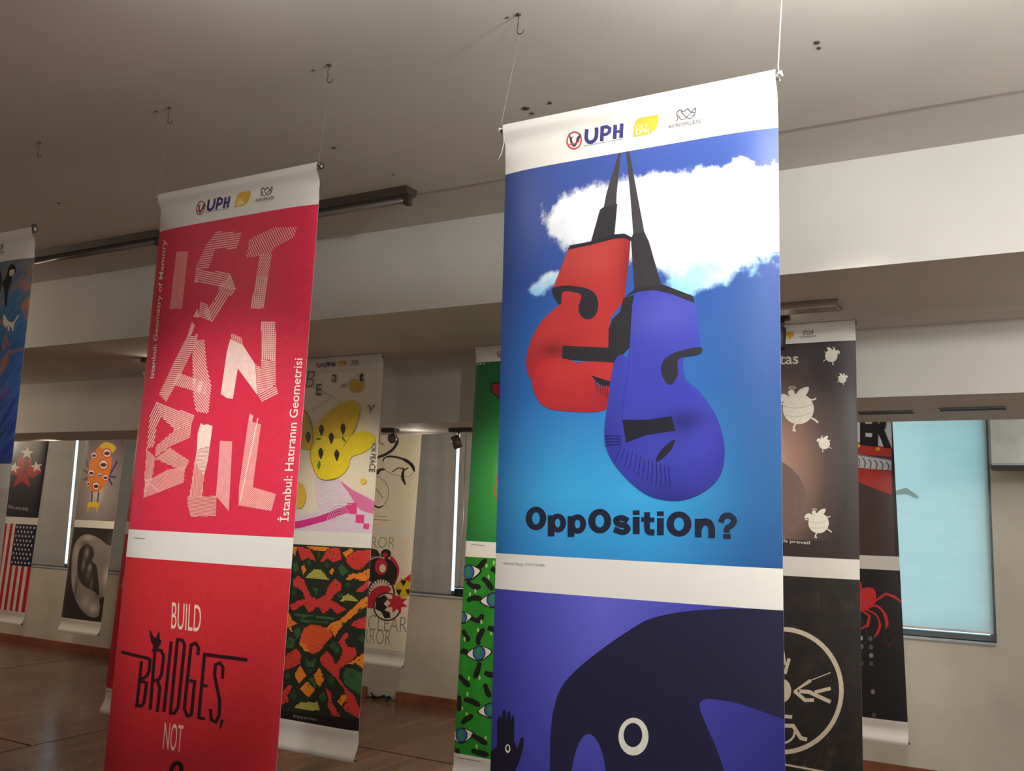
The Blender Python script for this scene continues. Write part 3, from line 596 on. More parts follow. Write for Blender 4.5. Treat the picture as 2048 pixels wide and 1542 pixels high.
b.art('printed_fruit', 'p1', [('sm', YE, [(120, 640), (200, 540), (300, 460), (390, 415), (450, 415), (485, 450), (490, 520), (470, 600), (430, 690), (300, 900), (120, 800)]), ('sm', YE2, [(430, 690), (480, 660), (560, 665), (606, 705), (590, 770), (520, 830), (420, 870), (400, 940), (350, 1010), (280, 1050), (200, 1055), (140, 1020), (95, 930), (80, 830), (140, 700), (300, 720)]),
    ('sm', (190, 158, 34), [(-90, 500), (20, 480), (60, 520), (90, 600), (130, 720), (100, 810), (20, 800), (-80, 780)]), ('ell', (190, 150, 60), (463, 290, 58, 56)), ('ell', (212, 184, 60), (515, 1065, 24, 26)), ('ell', (204, 170, 64), (-5, 1180, 58, 108)), ('curve', (96, 88, 60), 4, [(20, 480), (70, 540), (110, 690), (90, 860), (140, 1015), (210, 1055), (300, 1040)]), ('curve', (130, 118, 90), 3, [(100, 300), (200, 345), (300, 400), (350, 450)]), ('curve', (130, 118, 60), 3, [(490, 500), (450, 640), (340, 810)]), ('curve', (150, 142, 130), 3, [(80, 490), (200, 430), (330, 310), (480, 190)])], TB, .5)
b.art('printed_seed', 'p1', [('sm', (48, 36, 40), [(x, y - 45), (x + 20, y - 15), (x + 14, y + 20), (x, y + 48), (x - 14, y + 20), (x - 20, y - 15)]) for x, y in ((180, 650), (355, 640), (260, 715), (72, 708), (175, 838), (305, 853))] + [('sm', (84, 128, 34), q) for q in ([(135, 718), (165, 712), (178, 722), (150, 732)], [(350, 695), (375, 735), (378, 750), (350, 728)], [(160, 900), (175, 925), (158, 970), (148, 940)])], TB, 0, True)
b.art('printed_lettering', 'p1', [('text', (60, 50, 46), 'E', [(140, 278), (180, 275), (178, 368), (136, 370)], .02), ('text', (70, 60, 54), 'a', [(264, 200), (308, 196), (302, 260), (262, 264)]), ('text', (90, 80, 70), 'u', [(348, 278), (378, 272), (374, 302), (346, 308)]), ('text', (44, 36, 36), 't', [(490, 182), (524, 178), (518, 256), (486, 260)], .06), ('text', (90, 84, 78), 'Y', [(556, 445), (612, 442), (585, 520), (556, 522)]), ('text', (80, 70, 64), 'B', [(74, 165), (145, 160), (110, 300), (50, 305)], -.015),
    ('text', (80, 74, 70), 'FOR PEACE', [(614, 758), (602, 990), (558, 988), (582, 756)])], TB, 0, True)
b.sheetp('p2', (32, 40, 30)); TK = (560, 1080, 3.34)
R_, O_, G_, Y_, RO = (200, 56, 52), (224, 126, 38), (52, 92, 52), (172, 164, 74), (212, 82, 46)
knit = [(G_, [(85, 160), (110, 145), (125, 200), (95, 220)]), (G_, [(385, 190), (410, 160), (460, 210), (415, 240)]), (R_, [(115, 45), (195, 60), (225, 105), (240, 145), (190, 120), (140, 140)]), (R_, [(270, 140), (300, 90), (330, 55), (400, 55), (410, 130), (360, 150), (320, 125), (280, 150)]), (O_, [(170, 40), (335, 46), (300, 78), (230, 74)]), (O_, [(80, 42), (115, 46), (100, 110), (80, 80)]),
    (R_, [(440, 120), (500, 75), (605, 62), (600, 130), (540, 195), (490, 195), (445, 150)]), (O_, [(415, 85), (470, 58), (495, 68), (440, 120)]), (Y_, [(165, 255), (190, 230), (230, 195), (275, 200), (325, 262)]), (O_, [(140, 180), (160, 165), (175, 200), (155, 235)]), (O_, [(330, 215), (350, 180), (360, 200), (345, 240)]),
    (R_, [(85, 270), (120, 240), (160, 265), (180, 320), (210, 380), (250, 395), (300, 370), (330, 300), (370, 260), (410, 290), (410, 330), (360, 370), (340, 400), (390, 430), (440, 465), (380, 495), (340, 450), (290, 495), (250, 440), (200, 490), (160, 430), (90, 475), (55, 440), (120, 405), (170, 395), (150, 340), (90, 310)]),
    (G_, [(95, 492), (230, 500), (230, 515), (95, 508)]), (G_, [(240, 505), (365, 520), (360, 535), (240, 522)]), (G_, [(130, 530), (330, 550), (320, 562), (140, 545)]), (G_, [(215, 310), (240, 325), (270, 320), (245, 350), (240, 370), (230, 340)]), (O_, [(440, 270), (460, 230), (540, 220), (600, 180), (600, 240), (560, 280), (500, 260)]), (R_, [(500, 345), (560, 290), (605, 250), (600, 300), (540, 350)]), (Y_, [(400, 408), (420, 380), (455, 360), (490, 380), (520, 410)]),
    (O_, [(590, 365), (588, 430), (520, 480), (440, 550), (400, 590), (360, 655), (350, 610), (310, 590), (340, 555), (400, 535), (480, 460), (540, 400)]), (O_, [(40, 475), (60, 490), (85, 540), (125, 565), (70, 575), (85, 625), (40, 570)]), (R_, [(470, 570), (500, 540), (570, 510), (570, 600), (520, 590)]), (RO, [(140, 640), (160, 590), (210, 565), (290, 580), (345, 610), (350, 640), (310, 680), (270, 740), (220, 765), (170, 735), (130, 700)]), (O_, [(130, 680), (170, 700), (205, 750), (170, 745), (135, 710)]),
    (G_, [(90, 600), (130, 580), (140, 640), (110, 660)]), (G_, [(30, 680), (60, 650), (100, 660), (90, 720), (30, 720)]), (G_, [(330, 700), (370, 680), (400, 740), (370, 760)]), (R_, [(390, 680), (440, 615), (460, 640), (430, 670), (450, 710), (500, 720), (510, 770), (460, 820), (400, 860), (390, 920), (430, 980), (490, 1040), (500, 1070), (525, 1130), (520, 1195), (480, 1170), (420, 1130), (440, 1080), (430, 1000), (380, 930), (330, 880), (270, 820), (270, 790), (310, 740), (340, 770), (370, 830), (400, 800), (420, 740)]),
    (O_, [(460, 825), (520, 780), (555, 755), (545, 865), (510, 830)]), (G_, [(420, 900), (440, 850), (500, 870), (545, 900), (530, 1040), (480, 1000), (430, 960)]), (R_, [(0, 820), (40, 770), (110, 725), (145, 770), (130, 830), (60, 860), (-40, 900)]), (O_, [(95, 900), (135, 840), (175, 905), (130, 960)]), (O_, [(225, 900), (265, 855), (295, 930), (265, 985), (235, 940)]), (O_, [(135, 995), (180, 945), (235, 1000), (190, 1055)]), (G_, [(190, 930), (220, 915), (250, 990), (230, 985)]),
    (R_, [(-40, 1060), (70, 960), (80, 985), (50, 1040), (60, 1080), (-40, 1130)]), (R_, [(305, 990), (340, 1020), (350, 1090), (380, 1140), (400, 1180), (350, 1170), (315, 1110), (325, 1060)]), (O_, [(385, 1080), (420, 1030), (450, 1050), (410, 1110)]), (Y_, [(90, 1120), (140, 1085), (250, 1085), (268, 1145)]), (G_, [(70, 1030), (100, 1000), (100, 1050)]), (G_, [(260, 1040), (290, 1010), (310, 1060), (280, 1080)]), (G_, [(170, 790), (200, 820), (240, 790), (230, 850), (180, 850)])] + [((44, 74, 44), [(x - w, y), (x, y - h), (x + w, y), (x, y + h)]) for x, y, w, h in ((195, 150, 16, 26), (315, 165, 18, 22), (260, 100, 12, 30), (90, 350, 20, 24), (400, 370, 24, 18), (455, 300, 16, 20), (150, 520, 22, 10), (300, 545, 26, 10), (60, 685, 26, 20), (365, 720, 22, 28), (540, 660, 24, 30), (340, 940, 24, 40), (50, 905, 24, 30), (90, 1040, 20, 34), (285, 1060, 20, 28), (480, 900, 30, 26), (200, 870, 14, 20), (420, 560, 16, 14), (530, 470, 22, 18))]
def inside(x, y, P):
    r = False
    for i in range(len(P)):
        (x0, y0), (x1, y1) = P[i - 1], P[i]
        if (y0 > y) != (y1 > y) and x < (x1 - x0) * (y - y0) / (y1 - y0) + x0: r = not r
    return r
zt, zb = b.zone('p2'); kp = [(c, [b.uz((TK[0] + x / TK[2], TK[1] + y / TK[2])) for x, y in P]) for c, P in knit]; runs = {}; NU, NZ = 88, 130; rnd = random.Random(3)
for j in range(NZ):
    z0 = zt - (zt - zb) * j / NZ; z1 = zt - (zt - zb) * (j + 1) / NZ; zc_ = (z0 + z1) / 2; i = 0; row = [None] * NU
    for c, P in kp:
        if min(p[1] for p in P) > zc_ or max(p[1] for p in P) < zc_: continue
        for i in range(NU):
            if inside((i + .5) / NU, zc_, P): row[i] = c
    for i in range(NU):                               # stray stitches
        if row[i] in (R_, O_) and rnd.random() < .012: row[i] = None
    i = 0
    while i < NU:
        k = i
        while k < NU and row[k] == row[i]: k += 1
        if row[i]:
            q = [(i / NU, z1 + .0009), (k / NU, z1 + .0009), (k / NU, z0), (i / NU, z0)]; runs.setdefault(row[i], []).extend([(q[0], q[1], q[2]), (q[0], q[2], q[3])])
        i = k
o = b.build('printed_knit_pattern', 'p2', [(ink(c), 2, t) for c, t in runs.items()], b.sheet['p2']); b.layer['p2'] = 3
b.art('printed_title_strip', 'p2', [('poly', (24, 20, 22), [(-400, 1098), (535, 1202), (530, 1300), (-400, 1180)]), ('text', (150, 140, 134), 'Bridging the Future', [(92, 1166), (246, 1190), (245, 1212), (91, 1188)])], TK)

# ---- red banner half hidden behind the striped letters
b = Banner(3.782, [(285, 762), (208, 1375)], None or [(395, 770), (330, 1390)], [2.343, 2.279, 1.432, 1.358, .463, .32], 'red banner half hidden behind the crimson lettering banner', MID, .00012, top=Z1)
logos(b); b.sheetp('p1', (186, 32, 52)); b.sheetp('p2', (186, 30, 46))
b.art('printed_lettering', 'p2', [('line', (226, 200, 190), 9, [(300, 318), (318, 312)]), ('line', (226, 200, 190), 8, [(290, 418), (302, 420), (308, 355), (298, 350), (290, 418)]), ('line', (226, 200, 190), 9, [(318, 312), (312, 340)])], T8, 0, True)
b.art('caption', 'foot', [('line', (150, 144, 134), 5, [(185, 1052), (215, 1056)])], T8)

# ---- green banner with eyes
b = Banner(3.782, [(950, 725), (905, 1505)], [(1121, 714), (1096, 1531)], [2.343, 2.267, 1.414, 1.341, .451, .32], 'green banner patterned with eyes and dark hands beside the boxing gloves', MID, .00012, top=Z1)
logos(b); b.sheetp('p1', grad_print('print_green', [(0, (120, 176, 116)), (.4, (52, 142, 66)), (1, (24, 104, 50))], .5, .62, .6, .62)); TG = (900, 700, 1.833)
b.art('printed_shape', 'p1', [('poly', (34, 40, 30), [(147, 122), (250, 100), (260, 210), (176, 176), (150, 153)]), ('poly', (150, 40, 52), [(152, 127), (240, 110), (240, 195), (178, 170), (154, 150)]), ('curve', (176, 92, 60), 5, [(178, 384), (186, 400), (182, 430), (168, 490), (165, 530), (178, 548), (210, 545)])], TG, 1, True)
b.art('caption', 'band', [('line', (150, 146, 136), 3, [(75, 712), (128, 718)])], TG)
m, nt, bs = newmat('print_leaf_green', .46, .4); u, v, vec = uv(nt); nt.links.new(ramp(nt, noise(nt, vec, 5, 3), [(.3, (32, 116, 34)), (.7, (44, 140, 42))]), bs.inputs['Base Color'])
b.sheetp('p2', m); TE = (540, 1060, 3.2); HD = (24, 28, 24)
hands = [[(1300, 250), (1340, 235), (1385, 185)], [(1255, 330), (1300, 360), (1350, 365)], [(1360, 305), (1395, 340), (1425, 385)], [(1260, 455), (1300, 435), (1355, 440)], [(1280, 560), (1330, 580), (1365, 540)], [(1230, 640), (1250, 680), (1275, 710)], [(1335, 735), (1335, 690), (1370, 630)], [(1345, 845), (1330, 895), (1310, 950)], [(1215, 790), (1235, 775), (1265, 790)], [(1205, 930), (1240, 970), (1280, 1000)], [(1375, 985), (1390, 1030), (1410, 1070)], [(1240, 1085), (1290, 1095), (1345, 1125)], [(1225, 1240), (1250, 1215), (1300, 1185)], [(1290, 1310), (1335, 1335), (1390, 1370)], [(1290, 1410), (1340, 1425), (1400, 1440)], [(1190, 1400), (1195, 1420), (1200, 1460)], [(1205, 1060), (1207, 1110), (1205, 1160)], [(1395, 625), (1420, 632), (1455, 645)], [(1375, 910), (1400, 922), (1450, 930)], [(1415, 245), (1440, 255), (1480, 262)]]
hands += [[(x + 230, y + dy) for x, y in h] for h in hands[2:14] for dy in (60,)]
b.art('printed_hands', 'p2', [('curve', HD, [16] + [30] * 4 + [36] * 3 + [34, 26, 12], h) for h in hands], TE, 0)
ey = [(1268, 268, 1), (1428, 445, 1), (1225, 558, .8), (1338, 785, 1), (1412, 1150, 1), (1222, 1312, 1), (1600, 620, 1), (1620, 300, 1), (1560, 940, 1), (1600, 1240, 1), (1500, 1380, .9)]
for x, y, k in ey:
    al = lambda f: [(x + a * k * f, y + c * k * f) for a, c in ((-88, 12), (-45, -24), (0, -46), (45, -36), (88, -8), (45, 36), (0, 56), (-50, 40))]
    b.art('printed_eye', 'p2', [('sm', HD, al(1)), ('sm', (216, 212, 200), al(.88)), ('ell', (26, 34, 40), (x, y + 2, 42 * k, 48 * k)), ('ell', (48, 96, 148), (x, y + 2, 35 * k, 41 * k)), ('sm', (52, 124, 82), [(x - 12 * k, y - 28 * k), (x + 14 * k, y - 22 * k), (x + 8 * k, y + 6 * k), (x + 20 * k, y + 26 * k), (x - 4 * k, y + 30 * k), (x - 18 * k, y)])], TE); b.layer['p2'] = 4
b.art('printed_leaves', 'p2', [('sm', (150, 196, 120), [(x, y - 16), (x + 9, y), (x + 1, y + 16), (x - 6, y)]) for x, y in ((1385, 228), (1432, 210), (1398, 300), (1276, 410), (1312, 392), (1352, 588), (1330, 640), (1240, 700), (1415, 660), (1272, 948), (1340, 945), (1262, 1050), (1225, 1140), (1258, 1180), (1380, 1330), (1322, 1385))], TE, 0)
b.art('caption', 'foot', [('line', (150, 146, 136), 6, [(1195, 1458), (1345, 1482)])], TE)

# ---- angels / wheel of signs banner
b = Banner(3.782, None, [(1710, 645), (1725, 1542)], [2.343, 2.265, 1.415, 1.339, .46, .32], 'dark brown banner with white winged balls above a ring of wheelchair signs', MID, .00012, top=Z1)
logos(b)
b.sheetp('p1', grad_print('print_brown_glow', [(0, (206, 172, 148)), (.35, (160, 128, 112)), (.75, (88, 70, 66)), (1, (52, 44, 46))], .42, .58, .52, .6)); TA = (1540, 560, 3.085); WH = (226, 222, 208)
b.art('printed_shadow_ball', 'p1', [('sm', (120, 98, 90), [(-200, 1150), (-60, 1090), (60, 1115), (150, 1180), (205, 1260), (222, 1360), (200, 1450), (150, 1540), (0, 1640), (-200, 1640)]), ('poly', (56, 46, 46), [(-400, 1640), (100, 1600), (330, 1610), (540, 1700), (540, 1900), (-400, 1850)])], TA)
def angel(x, y, k, flip=1, head=True):
    q = lambda P: [(x + a * k * flip, y + c * k) for a, c in P]
    it = [('sm', WH, q([(-40, -62), (-90, -92), (-120, -78), (-132, -52), (-100, -45), (-70, -30)])), ('sm', WH, q([(-20, -75), (10, -120), (62, -135), (60, -105), (40, -80), (10, -60)])), ('ell', WH, (x, y, 96 * k, 95 * k)), ('line', WH, 9 * k, q([(60, -62), (90, -55), (110, -65)])), ('line', WH, 9 * k, q([(-90, -30), (-120, -35), (-128, -50)])), ('line', WH, 11 * k, q([(80, 55), (105, 70), (122, 85)])), ('line', WH, 11 * k, q([(-15, 90), (-30, 115), (-22, 135)])), ('line', WH, 8 * k, q([(-40, 132), (-22, 135), (-15, 140)])), ('curve', (196, 190, 174), 5 * k, q([(-88, -15), (0, -5), (90, -30)])), ('curve', (196, 190, 174), 5 * k, q([(-80, 40), (0, 48), (86, 20)]))]
    if head: it += [('ell', WH, (x - 43 * k * flip, y - 98 * k, 20 * k, 20 * k)), ('ring', WH, (x - 38 * k * flip, y - 130 * k, 22 * k, 9 * k), (x - 38 * k * flip, y - 130 * k, 16 * k, 5 * k))]
    b.art('printed_angel', 'p1', it, TA, .3); b.layer['p1'] = 5
for a in ((175, 795, 1), (300, 1500, .66), (378, 468, .40, -1), (445, 610, .26, -1), (335, 1010, .36)): angel(*a)
b.art('printed_lettering', 'p1', [('text', (200, 196, 186), 'itas', [(40, 458), (176, 452), (176, 518), (40, 524)], .015), ('text', (206, 202, 190), 'angels prevail', [(8, 1593), (247, 1612), (247, 1638), (8, 1616)], .015)], TA, 1, True)
m, nt, bs = newmat('print_chalkboard', .5, .4); u, v, vec = uv(nt); nt.links.new(ramp(nt, noise(nt, vec, 7, 8, .75) * .75 + noise(nt, vec, 30, 4, .7) * .25, [(.4, (32, 29, 28)), (.56, (44, 40, 38)), (.7, (84, 76, 70))]), bs.inputs['Base Color'])
b.sheetp('p2', m); TW = (1540, 1040, 3.071); BG = (206, 192, 170)
b.art('printed_wheel', 'p2', [('ring', BG, (72, 1048, 380, 392, 0, 60), (70, 1048, 354, 364, 0, 60)), ('ell', BG, (76, 1048, 54, 72))], TW, 0, True)
b.art('printed_wheelchair_sign', 'p2', [('line', BG, [10, 22], [(148, 1052), (250, 985)]), ('line', BG, 22, [(150, 1050), (215, 1106), (270, 1106)]), ('line', BG, 24, [(180, 1052), (240, 1056), (372, 1118)]), ('line', BG, 22, [(275, 1058), (372, 1034)]), ('line', BG, 6, [(250, 985), (372, 937)]), ('line', BG, 22, [(60, 1203), (136, 1210)]), ('line', BG, 24, [(60, 1262), (142, 1264), (190, 1340), (228, 1348)]), ('curve', BG, 14, [(60, 1372), (110, 1362), (145, 1330), (150, 1300)]), ('line', BG, 24, [(78, 810), (88, 890)]), ('line', BG, 20, [(118, 850), (92, 945)]), ('line', BG, 4, [(74, 720), (78, 830)]),
    ('line', BG, 22, [(-10, 1052), (-90, 985)]), ('line', BG, 24, [(-30, 1056), (-90, 1056), (-200, 1118)]), ('line', BG, 12, [(-260, 1440), (92, 1502), (345, 1548)])], TW, 0, True)

# ---- back row, hanging before the windows
ZK = [2.27, 2.2, 1.363, 1.294, .446, .318]; YK = 5.8
b = Banner(YK, None, [(98, 868), (47, 1227)], ZK, 'navy banner with three white stars above red and white stripes', BACK, .0002, top=2.45)
logos(b); b.sheetp('p1', (34, 30, 46)); TS = (0, 830, 3.281)
b.art('printed_red_star', 'p1', [('poly', (172, 36, 46), [(140, 262), (180, 300), (208, 280), (205, 330), (270, 352), (268, 380), (215, 412), (182, 400), (200, 474), (148, 436), (84, 472), (118, 402), (64, 384), (62, 350), (115, 330), (108, 300)]), ('poly', (130, 24, 36), [(165, 300), (190, 310), (180, 400), (150, 380)])], TS)
b.art('printed_white_star', 'p1', [('star', (222, 216, 210), (179, 250, 45, -1.5)), ('star', (222, 216, 210), (94, 345, 40, -1.3)), ('star', (222, 216, 210), (240, 340, 40, -1.7))], TS, 0, True)
b.art('printed_lettering', 'p1', [('text', (200, 196, 196), 'We are only', [(52, 588), (188, 604), (186, 636), (50, 622)])], TS)
b.sheetp('p2', (214, 204, 190)); zt, zb = b.zone('p2')
b.art('printed_stripes', 'p2', [('uz', (176, 34, 50), b.uvpoly('p2', [(k / 13, 0), ((k + 1) / 13, 0), ((k + 1) / 13, 1), (k / 13, 1)])) for k in range(0, 13, 2)], TI, 0)
b.art('printed_canton', 'p2', [('uz', (30, 32, 62), b.uvpoly('p2', [(.46, 0), (1, 0), (1, .48), (.46, .48)]))])
b.art('printed_small_star', 'p2', [('uz', (226, 222, 220), b.uvpoly('p2', [(.46 + x + .026 * math.cos(t * .6283) * (1 if t % 2 == 0 else .45), y + .019 * math.sin(t * .6283) * (1 if t % 2 == 0 else .45)) for t in range(10)])) for r in range(9) for i in range(6 - r % 2) for x, y in ((.05 + i * .088 + (r % 2) * .044, .035 + r * .051),)], TI, 0, True)
b = Banner(YK, [(145, 1058), (120, 1237)], [(249, 877), (200, 1244)], ZK, 'grey banner with an orange many-mouthed figure above a large ear', BACK, .0002, top=2.45)
logos(b); b.sheetp('p1', grad_print('print_grey_glow', [(0, (214, 200, 190)), (.3, (150, 140, 138)), (.8, (116, 106, 106)), (1, (96, 88, 90))], .5, .66, .7, .7))
b.art('printed_orange_figure', 'p1', [('line', (60, 58, 110), 9, [(604, 490), (602, 560), (592, 582)]), ('line', (60, 58, 110), 9, [(648, 490), (642, 560), (636, 582)])] + [('line', (58, 58, 108), 12, p) for p in ([(600, 370), (570, 330), (565, 290)], [(590, 390), (540, 355)], [(590, 410), (545, 425)], [(720, 390), (750, 340), (768, 300)], [(715, 400), (760, 410)], [(712, 410), (735, 460)])] +
    [('ell', (224, 128, 34), (654, 352, 72, 158, .22)), ('sm', (220, 196, 40), [(655, 205), (690, 178), (735, 188), (762, 215), (738, 248), (718, 225), (680, 222)]), ('poly', (222, 184, 30), [(572, 582), (590, 570), (640, 572), (655, 585), (648, 608), (578, 600)]), ('line', (222, 184, 30), 7, [(582, 598), (577, 632)]), ('line', (222, 184, 30), 7, [(636, 604), (638, 638)])], TS, .4)
b.art('printed_mouths', 'p1', [q for x, y, k in ((618, 265, .8), (703, 250, 1.1), (680, 325, 1.2), (600, 380, .9), (655, 396, .6), (694, 410, .8), (580, 450, .6), (632, 466, 1)) for q in (('ell', (200, 70, 70), (x, y, 28 * k, 30 * k)), ('ell', (232, 224, 214), (x, y, 22 * k, 23 * k)), ('ell', (74, 20, 24), (x, y + 2, 17 * k, 11 * k)))], TS, .1)
tone = lambda t: (int(36 + t * 186), int(31 + t * 178), int(31 + t * 168))
KE = lambda x, y, rx, ry, t, st: (x / 3.281, 830 + y / 3.281, rx / 3.281, ry / 3.281, tone(t), st)
b.sheetp('p2', blob_print(b, 'p2', 'print_ear_ground', tone(.06), [KE(740, 860, 70, 90, .3, .8), KE(740, 1040, 60, 110, .55, .9), KE(760, 1200, 60, 70, .3, .6), KE(690, 1080, 30, 60, .8, .8)]))
EP = blob_print(b, 'p2', 'print_ear', tone(.5), [KE(500, 900, 30, 90, .7, .9), KE(580, 805, 60, 26, .75, .9), KE(560, 850, 40, 26, .25, .8), KE(650, 850, 50, 50, .55, .8), KE(478, 1090, 22, 120, .7, .8), KE(500, 1130, 14, 120, .2, .8), KE(560, 1230, 40, 50, .75, .9), KE(610, 1270, 40, 40, .85, .9), KE(640, 1190, 40, 30, .3, .8), KE(670, 960, 50, 80, .45, .8), KE(700, 1060, 34, 70, .85, .9)])
EI = blob_print(b, 'p2', 'print_ear_hollow', tone(.08), [KE(570, 905, 22, 40, .6, .9), KE(548, 980, 16, 50, .5, .9), KE(580, 1040, 30, 60, .35, .8), KE(590, 1000, 16, 24, .7, .8), KE(600, 1110, 14, 40, .45, .7)])
b.art('printed_ear', 'p2', [('sm', EP, [(467, 1000), (473, 900), (510, 815), (570, 782), (640, 804), (700, 850), (748, 880), (742, 950), (712, 1000), (715, 1080), (722, 1190), (655, 1200), (652, 1270), (635, 1326), (572, 1314), (507, 1235), (472, 1120)]), ('sm', EI, [(508, 980), (522, 890), (562, 850), (606, 868), (616, 922), (602, 955), (632, 990), (642, 1060), (648, 1180), (612, 1155), (560, 1128), (530, 1100), (512, 1050)]), ('line', tone(.5), 4, [(412, 1262), (425, 1268)]), ('line', tone(.5), 4, [(406, 1300), (420, 1306)])], TS, .4)
b.art('caption', 'foot', [('line', (150, 144, 134), 4, [(388, 1342), (425, 1349)])], TS)
# ---- white bear banner
b = Banner(YK, None, [(842, 863), (808, 1305)], [2.27, 2.2, 1.422, 1.358, .506, .388], 'white banner with black loops above a roaring red and black bear', BACK, .0002, top=2.45)
logos(b); CM = (222, 214, 194); b.sheetp('p1', CM); b.sheetp('p2', CM); TT = (720, 840, 3.021); K_ = (34, 30, 30)
b.art('printed_loop', 'p1', [('curve', K_, [8] + [16] * 14 + [12, 10, 8, 6, 4, 3], [(100, 228), (160, 205), (205, 170), (228, 120), (212, 80)]), ('curve', K_, 3, [(120, 74), (170, 68), (215, 85)]), ('curve', K_, [8] * 8 + [12] * 8 + [20] * 6 + [18, 14, 10, 6], [(140, 248), (150, 228), (190, 220), (260, 236), (310, 270), (327, 312)]), ('curve', (110, 102, 94), 2.5, [(138, 248), (134, 272), (165, 312), (230, 336), (290, 342), (326, 312)]), ('curve', K_, [8, 18, 22, 22, 20, 18, 16, 14, 12, 10, 8], [(100, 328), (120, 302), (150, 298)]), ('curve', (110, 102, 94), 2.5, [(96, 335), (150, 370), (172, 420), (165, 480), (135, 525)]), ('curve', K_, [6, 9, 10, 10, 10, 10, 10, 8, 6, 5, 4], [(84, 516), (115, 528), (140, 516)]), ('curve', K_, [6, 8, 12, 16, 18, 18, 18, 16, 12, 10, 8], [(266, 290), (258, 345), (276, 392)]), ('line', K_, 6, [(196, 314), (230, 290), (266, 292)]), ('line', K_, 7, [(266, 305), (292, 288)]), ('line', (80, 72, 66), 3, [(98, 415), (140, 470)]), ('line', K_, 4, [(118, 75), (118, 135), (145, 150)]), ('line', (150, 142, 130), 4, [(95, 580), (160, 584)]), ('line', (150, 142, 130), 4, [(85, 600), (185, 606)]), ('line', (170, 162, 150), 2.5, [(-80, 634), (328, 651)])], TT, .1, True)
GL = (130, 124, 114)
b.art('printed_lettering', 'p2', [('text', GL, 'TERROR', [(-52, 702), (212, 708), (207, 776), (-58, 766)], -.02), ('text', GL, 'NUCLEAR', [(-60, 1168), (282, 1192), (276, 1285), (-66, 1258)], -.02), ('text', GL, 'TERROR', [(-50, 1252), (190, 1272), (184, 1362), (-56, 1338)], -.02), ('line', (170, 162, 150), 2.5, [(-80, 1362), (265, 1404)])], TT, 0, True)
RB = (196, 40, 56)
b.art('printed_bear', 'p2', [('poly', (32, 46, 32), [(20, 772), (65, 775), (105, 785), (125, 820), (60, 826)]), ('sm', RB, [(185, 825), (220, 855), (238, 905), (226, 960), (205, 1000), (180, 930)]), ('ell', K_, (157, 808, 31, 28)), ('ell', RB, (152, 816, 16, 14)), ('sm', K_, [(40, 850), (100, 822), (150, 830), (190, 850), (226, 905), (212, 975), (180, 1005), (130, 960), (80, 975), (40, 960)]), ('curve', CM, 6, [(50, 850), (100, 828), (150, 836)]), ('ell', RB, (128, 886, 37, 50)), ('ell', CM, (137, 896, 19, 25)), ('ell', K_, (128, 1045, 84, 92)), ('ell', CM, (128, 1045, 74, 82)), ('sm', RB, [(45, 1130), (55, 1060), (95, 1012), (150, 1000), (190, 1020), (150, 1060), (100, 1075), (88, 1130)])] +
    [('poly', K_, [(128 + 74 * math.cos(a - .05), 1045 + 82 * math.sin(a - .05)), (128 + 74 * math.cos(a + .05), 1045 + 82 * math.sin(a + .05)), (128 + 46 * math.cos(a), 1045 + 50 * math.sin(a))]) for a in (3.3, 3.55, 3.8, 4.05, 4.3, 4.55, 4.8, 5.05, 5.3, 5.55)] +
    [('ell', K_, (165, 1128, 84, 86)), ('ell', CM, (165, 1128, 76, 78)), ('poly', K_, [(92, 1140), (100, 1080), (150, 1055), (170, 1080), (145, 1110), (165, 1130), (150, 1150), (180, 1160), (185, 1195), (150, 1200), (130, 1160)]), ('star', RB, (222, 1105, 66, -1.2, 8, .55)), ('poly', RB, [(235, 950), (262, 965), (300, 930), (312, 970), (280, 990)]), ('ell', (206, 176, 40), (262, 1018, 46, 54))] + [('poly', K_, [(262 + 12 * math.cos(a), 1018 + 14 * math.sin(a)), (262 + 42 * math.cos(a - .45), 1018 + 50 * math.sin(a - .45)), (262 + 44 * math.cos(a), 1018 + 52 * math.sin(a)), (262 + 42 * math.cos(a + .45), 1018 + 50 * math.sin(a + .45))]) for a in (.5, 2.6, 4.7)], TT, .3)
# ---- spider banner
b = Banner(YK, None, [(1785, 860), (1815, 1445)], [2.27, 2.2, 1.37, 1.292, .46, .335], 'black banner with a red spider below black capital letters', BACK, .0002, top=2.45)
logos(b); b.sheetp('p1', (70, 50, 48))
b.art('printed_scene', 'p1', [('poly', (196, 208, 220), [(-200, 700), (780, 800), (780, 1040), (-200, 960)]), ('poly', (178, 52, 46), [(-200, 920), (530, 998), (748, 1036), (748, 1092), (-200, 1010)]), ('poly', (196, 200, 206), [(-200, 1010), (530, 1072), (748, 1108), (748, 1174), (-200, 1110)]), ('poly', (176, 54, 46), [(-200, 1110), (530, 1155), (748, 1178), (752, 1325), (680, 1300), (530, 1240), (-200, 1180)]), ('ell', (206, 160, 60), (545, 1022, 14, 12)), ('ell', (206, 160, 60), (665, 1042, 15, 12)), ('poly', (24, 22, 30), [(742, 700), (800, 700), (830, 1700), (772, 1700)])] +
    [('curve', (74, 86, 120), 6, [(535 + 36 * k, 1092 + 6 * k), (552 + 36 * k, 1120 + 5 * k), (545 + 36 * k, 1150 + 5 * k)]) for k in range(6)] + [('text', (22, 22, 30), 'ER', [(556, 812), (752, 800), (752, 1040), (556, 1018)], .06), ('line', (74, 86, 120), 5, [(530, 1076), (748, 1112)])], TA, .4)
b.sheetp('p2', (26, 23, 25)); SR = (196, 42, 46)
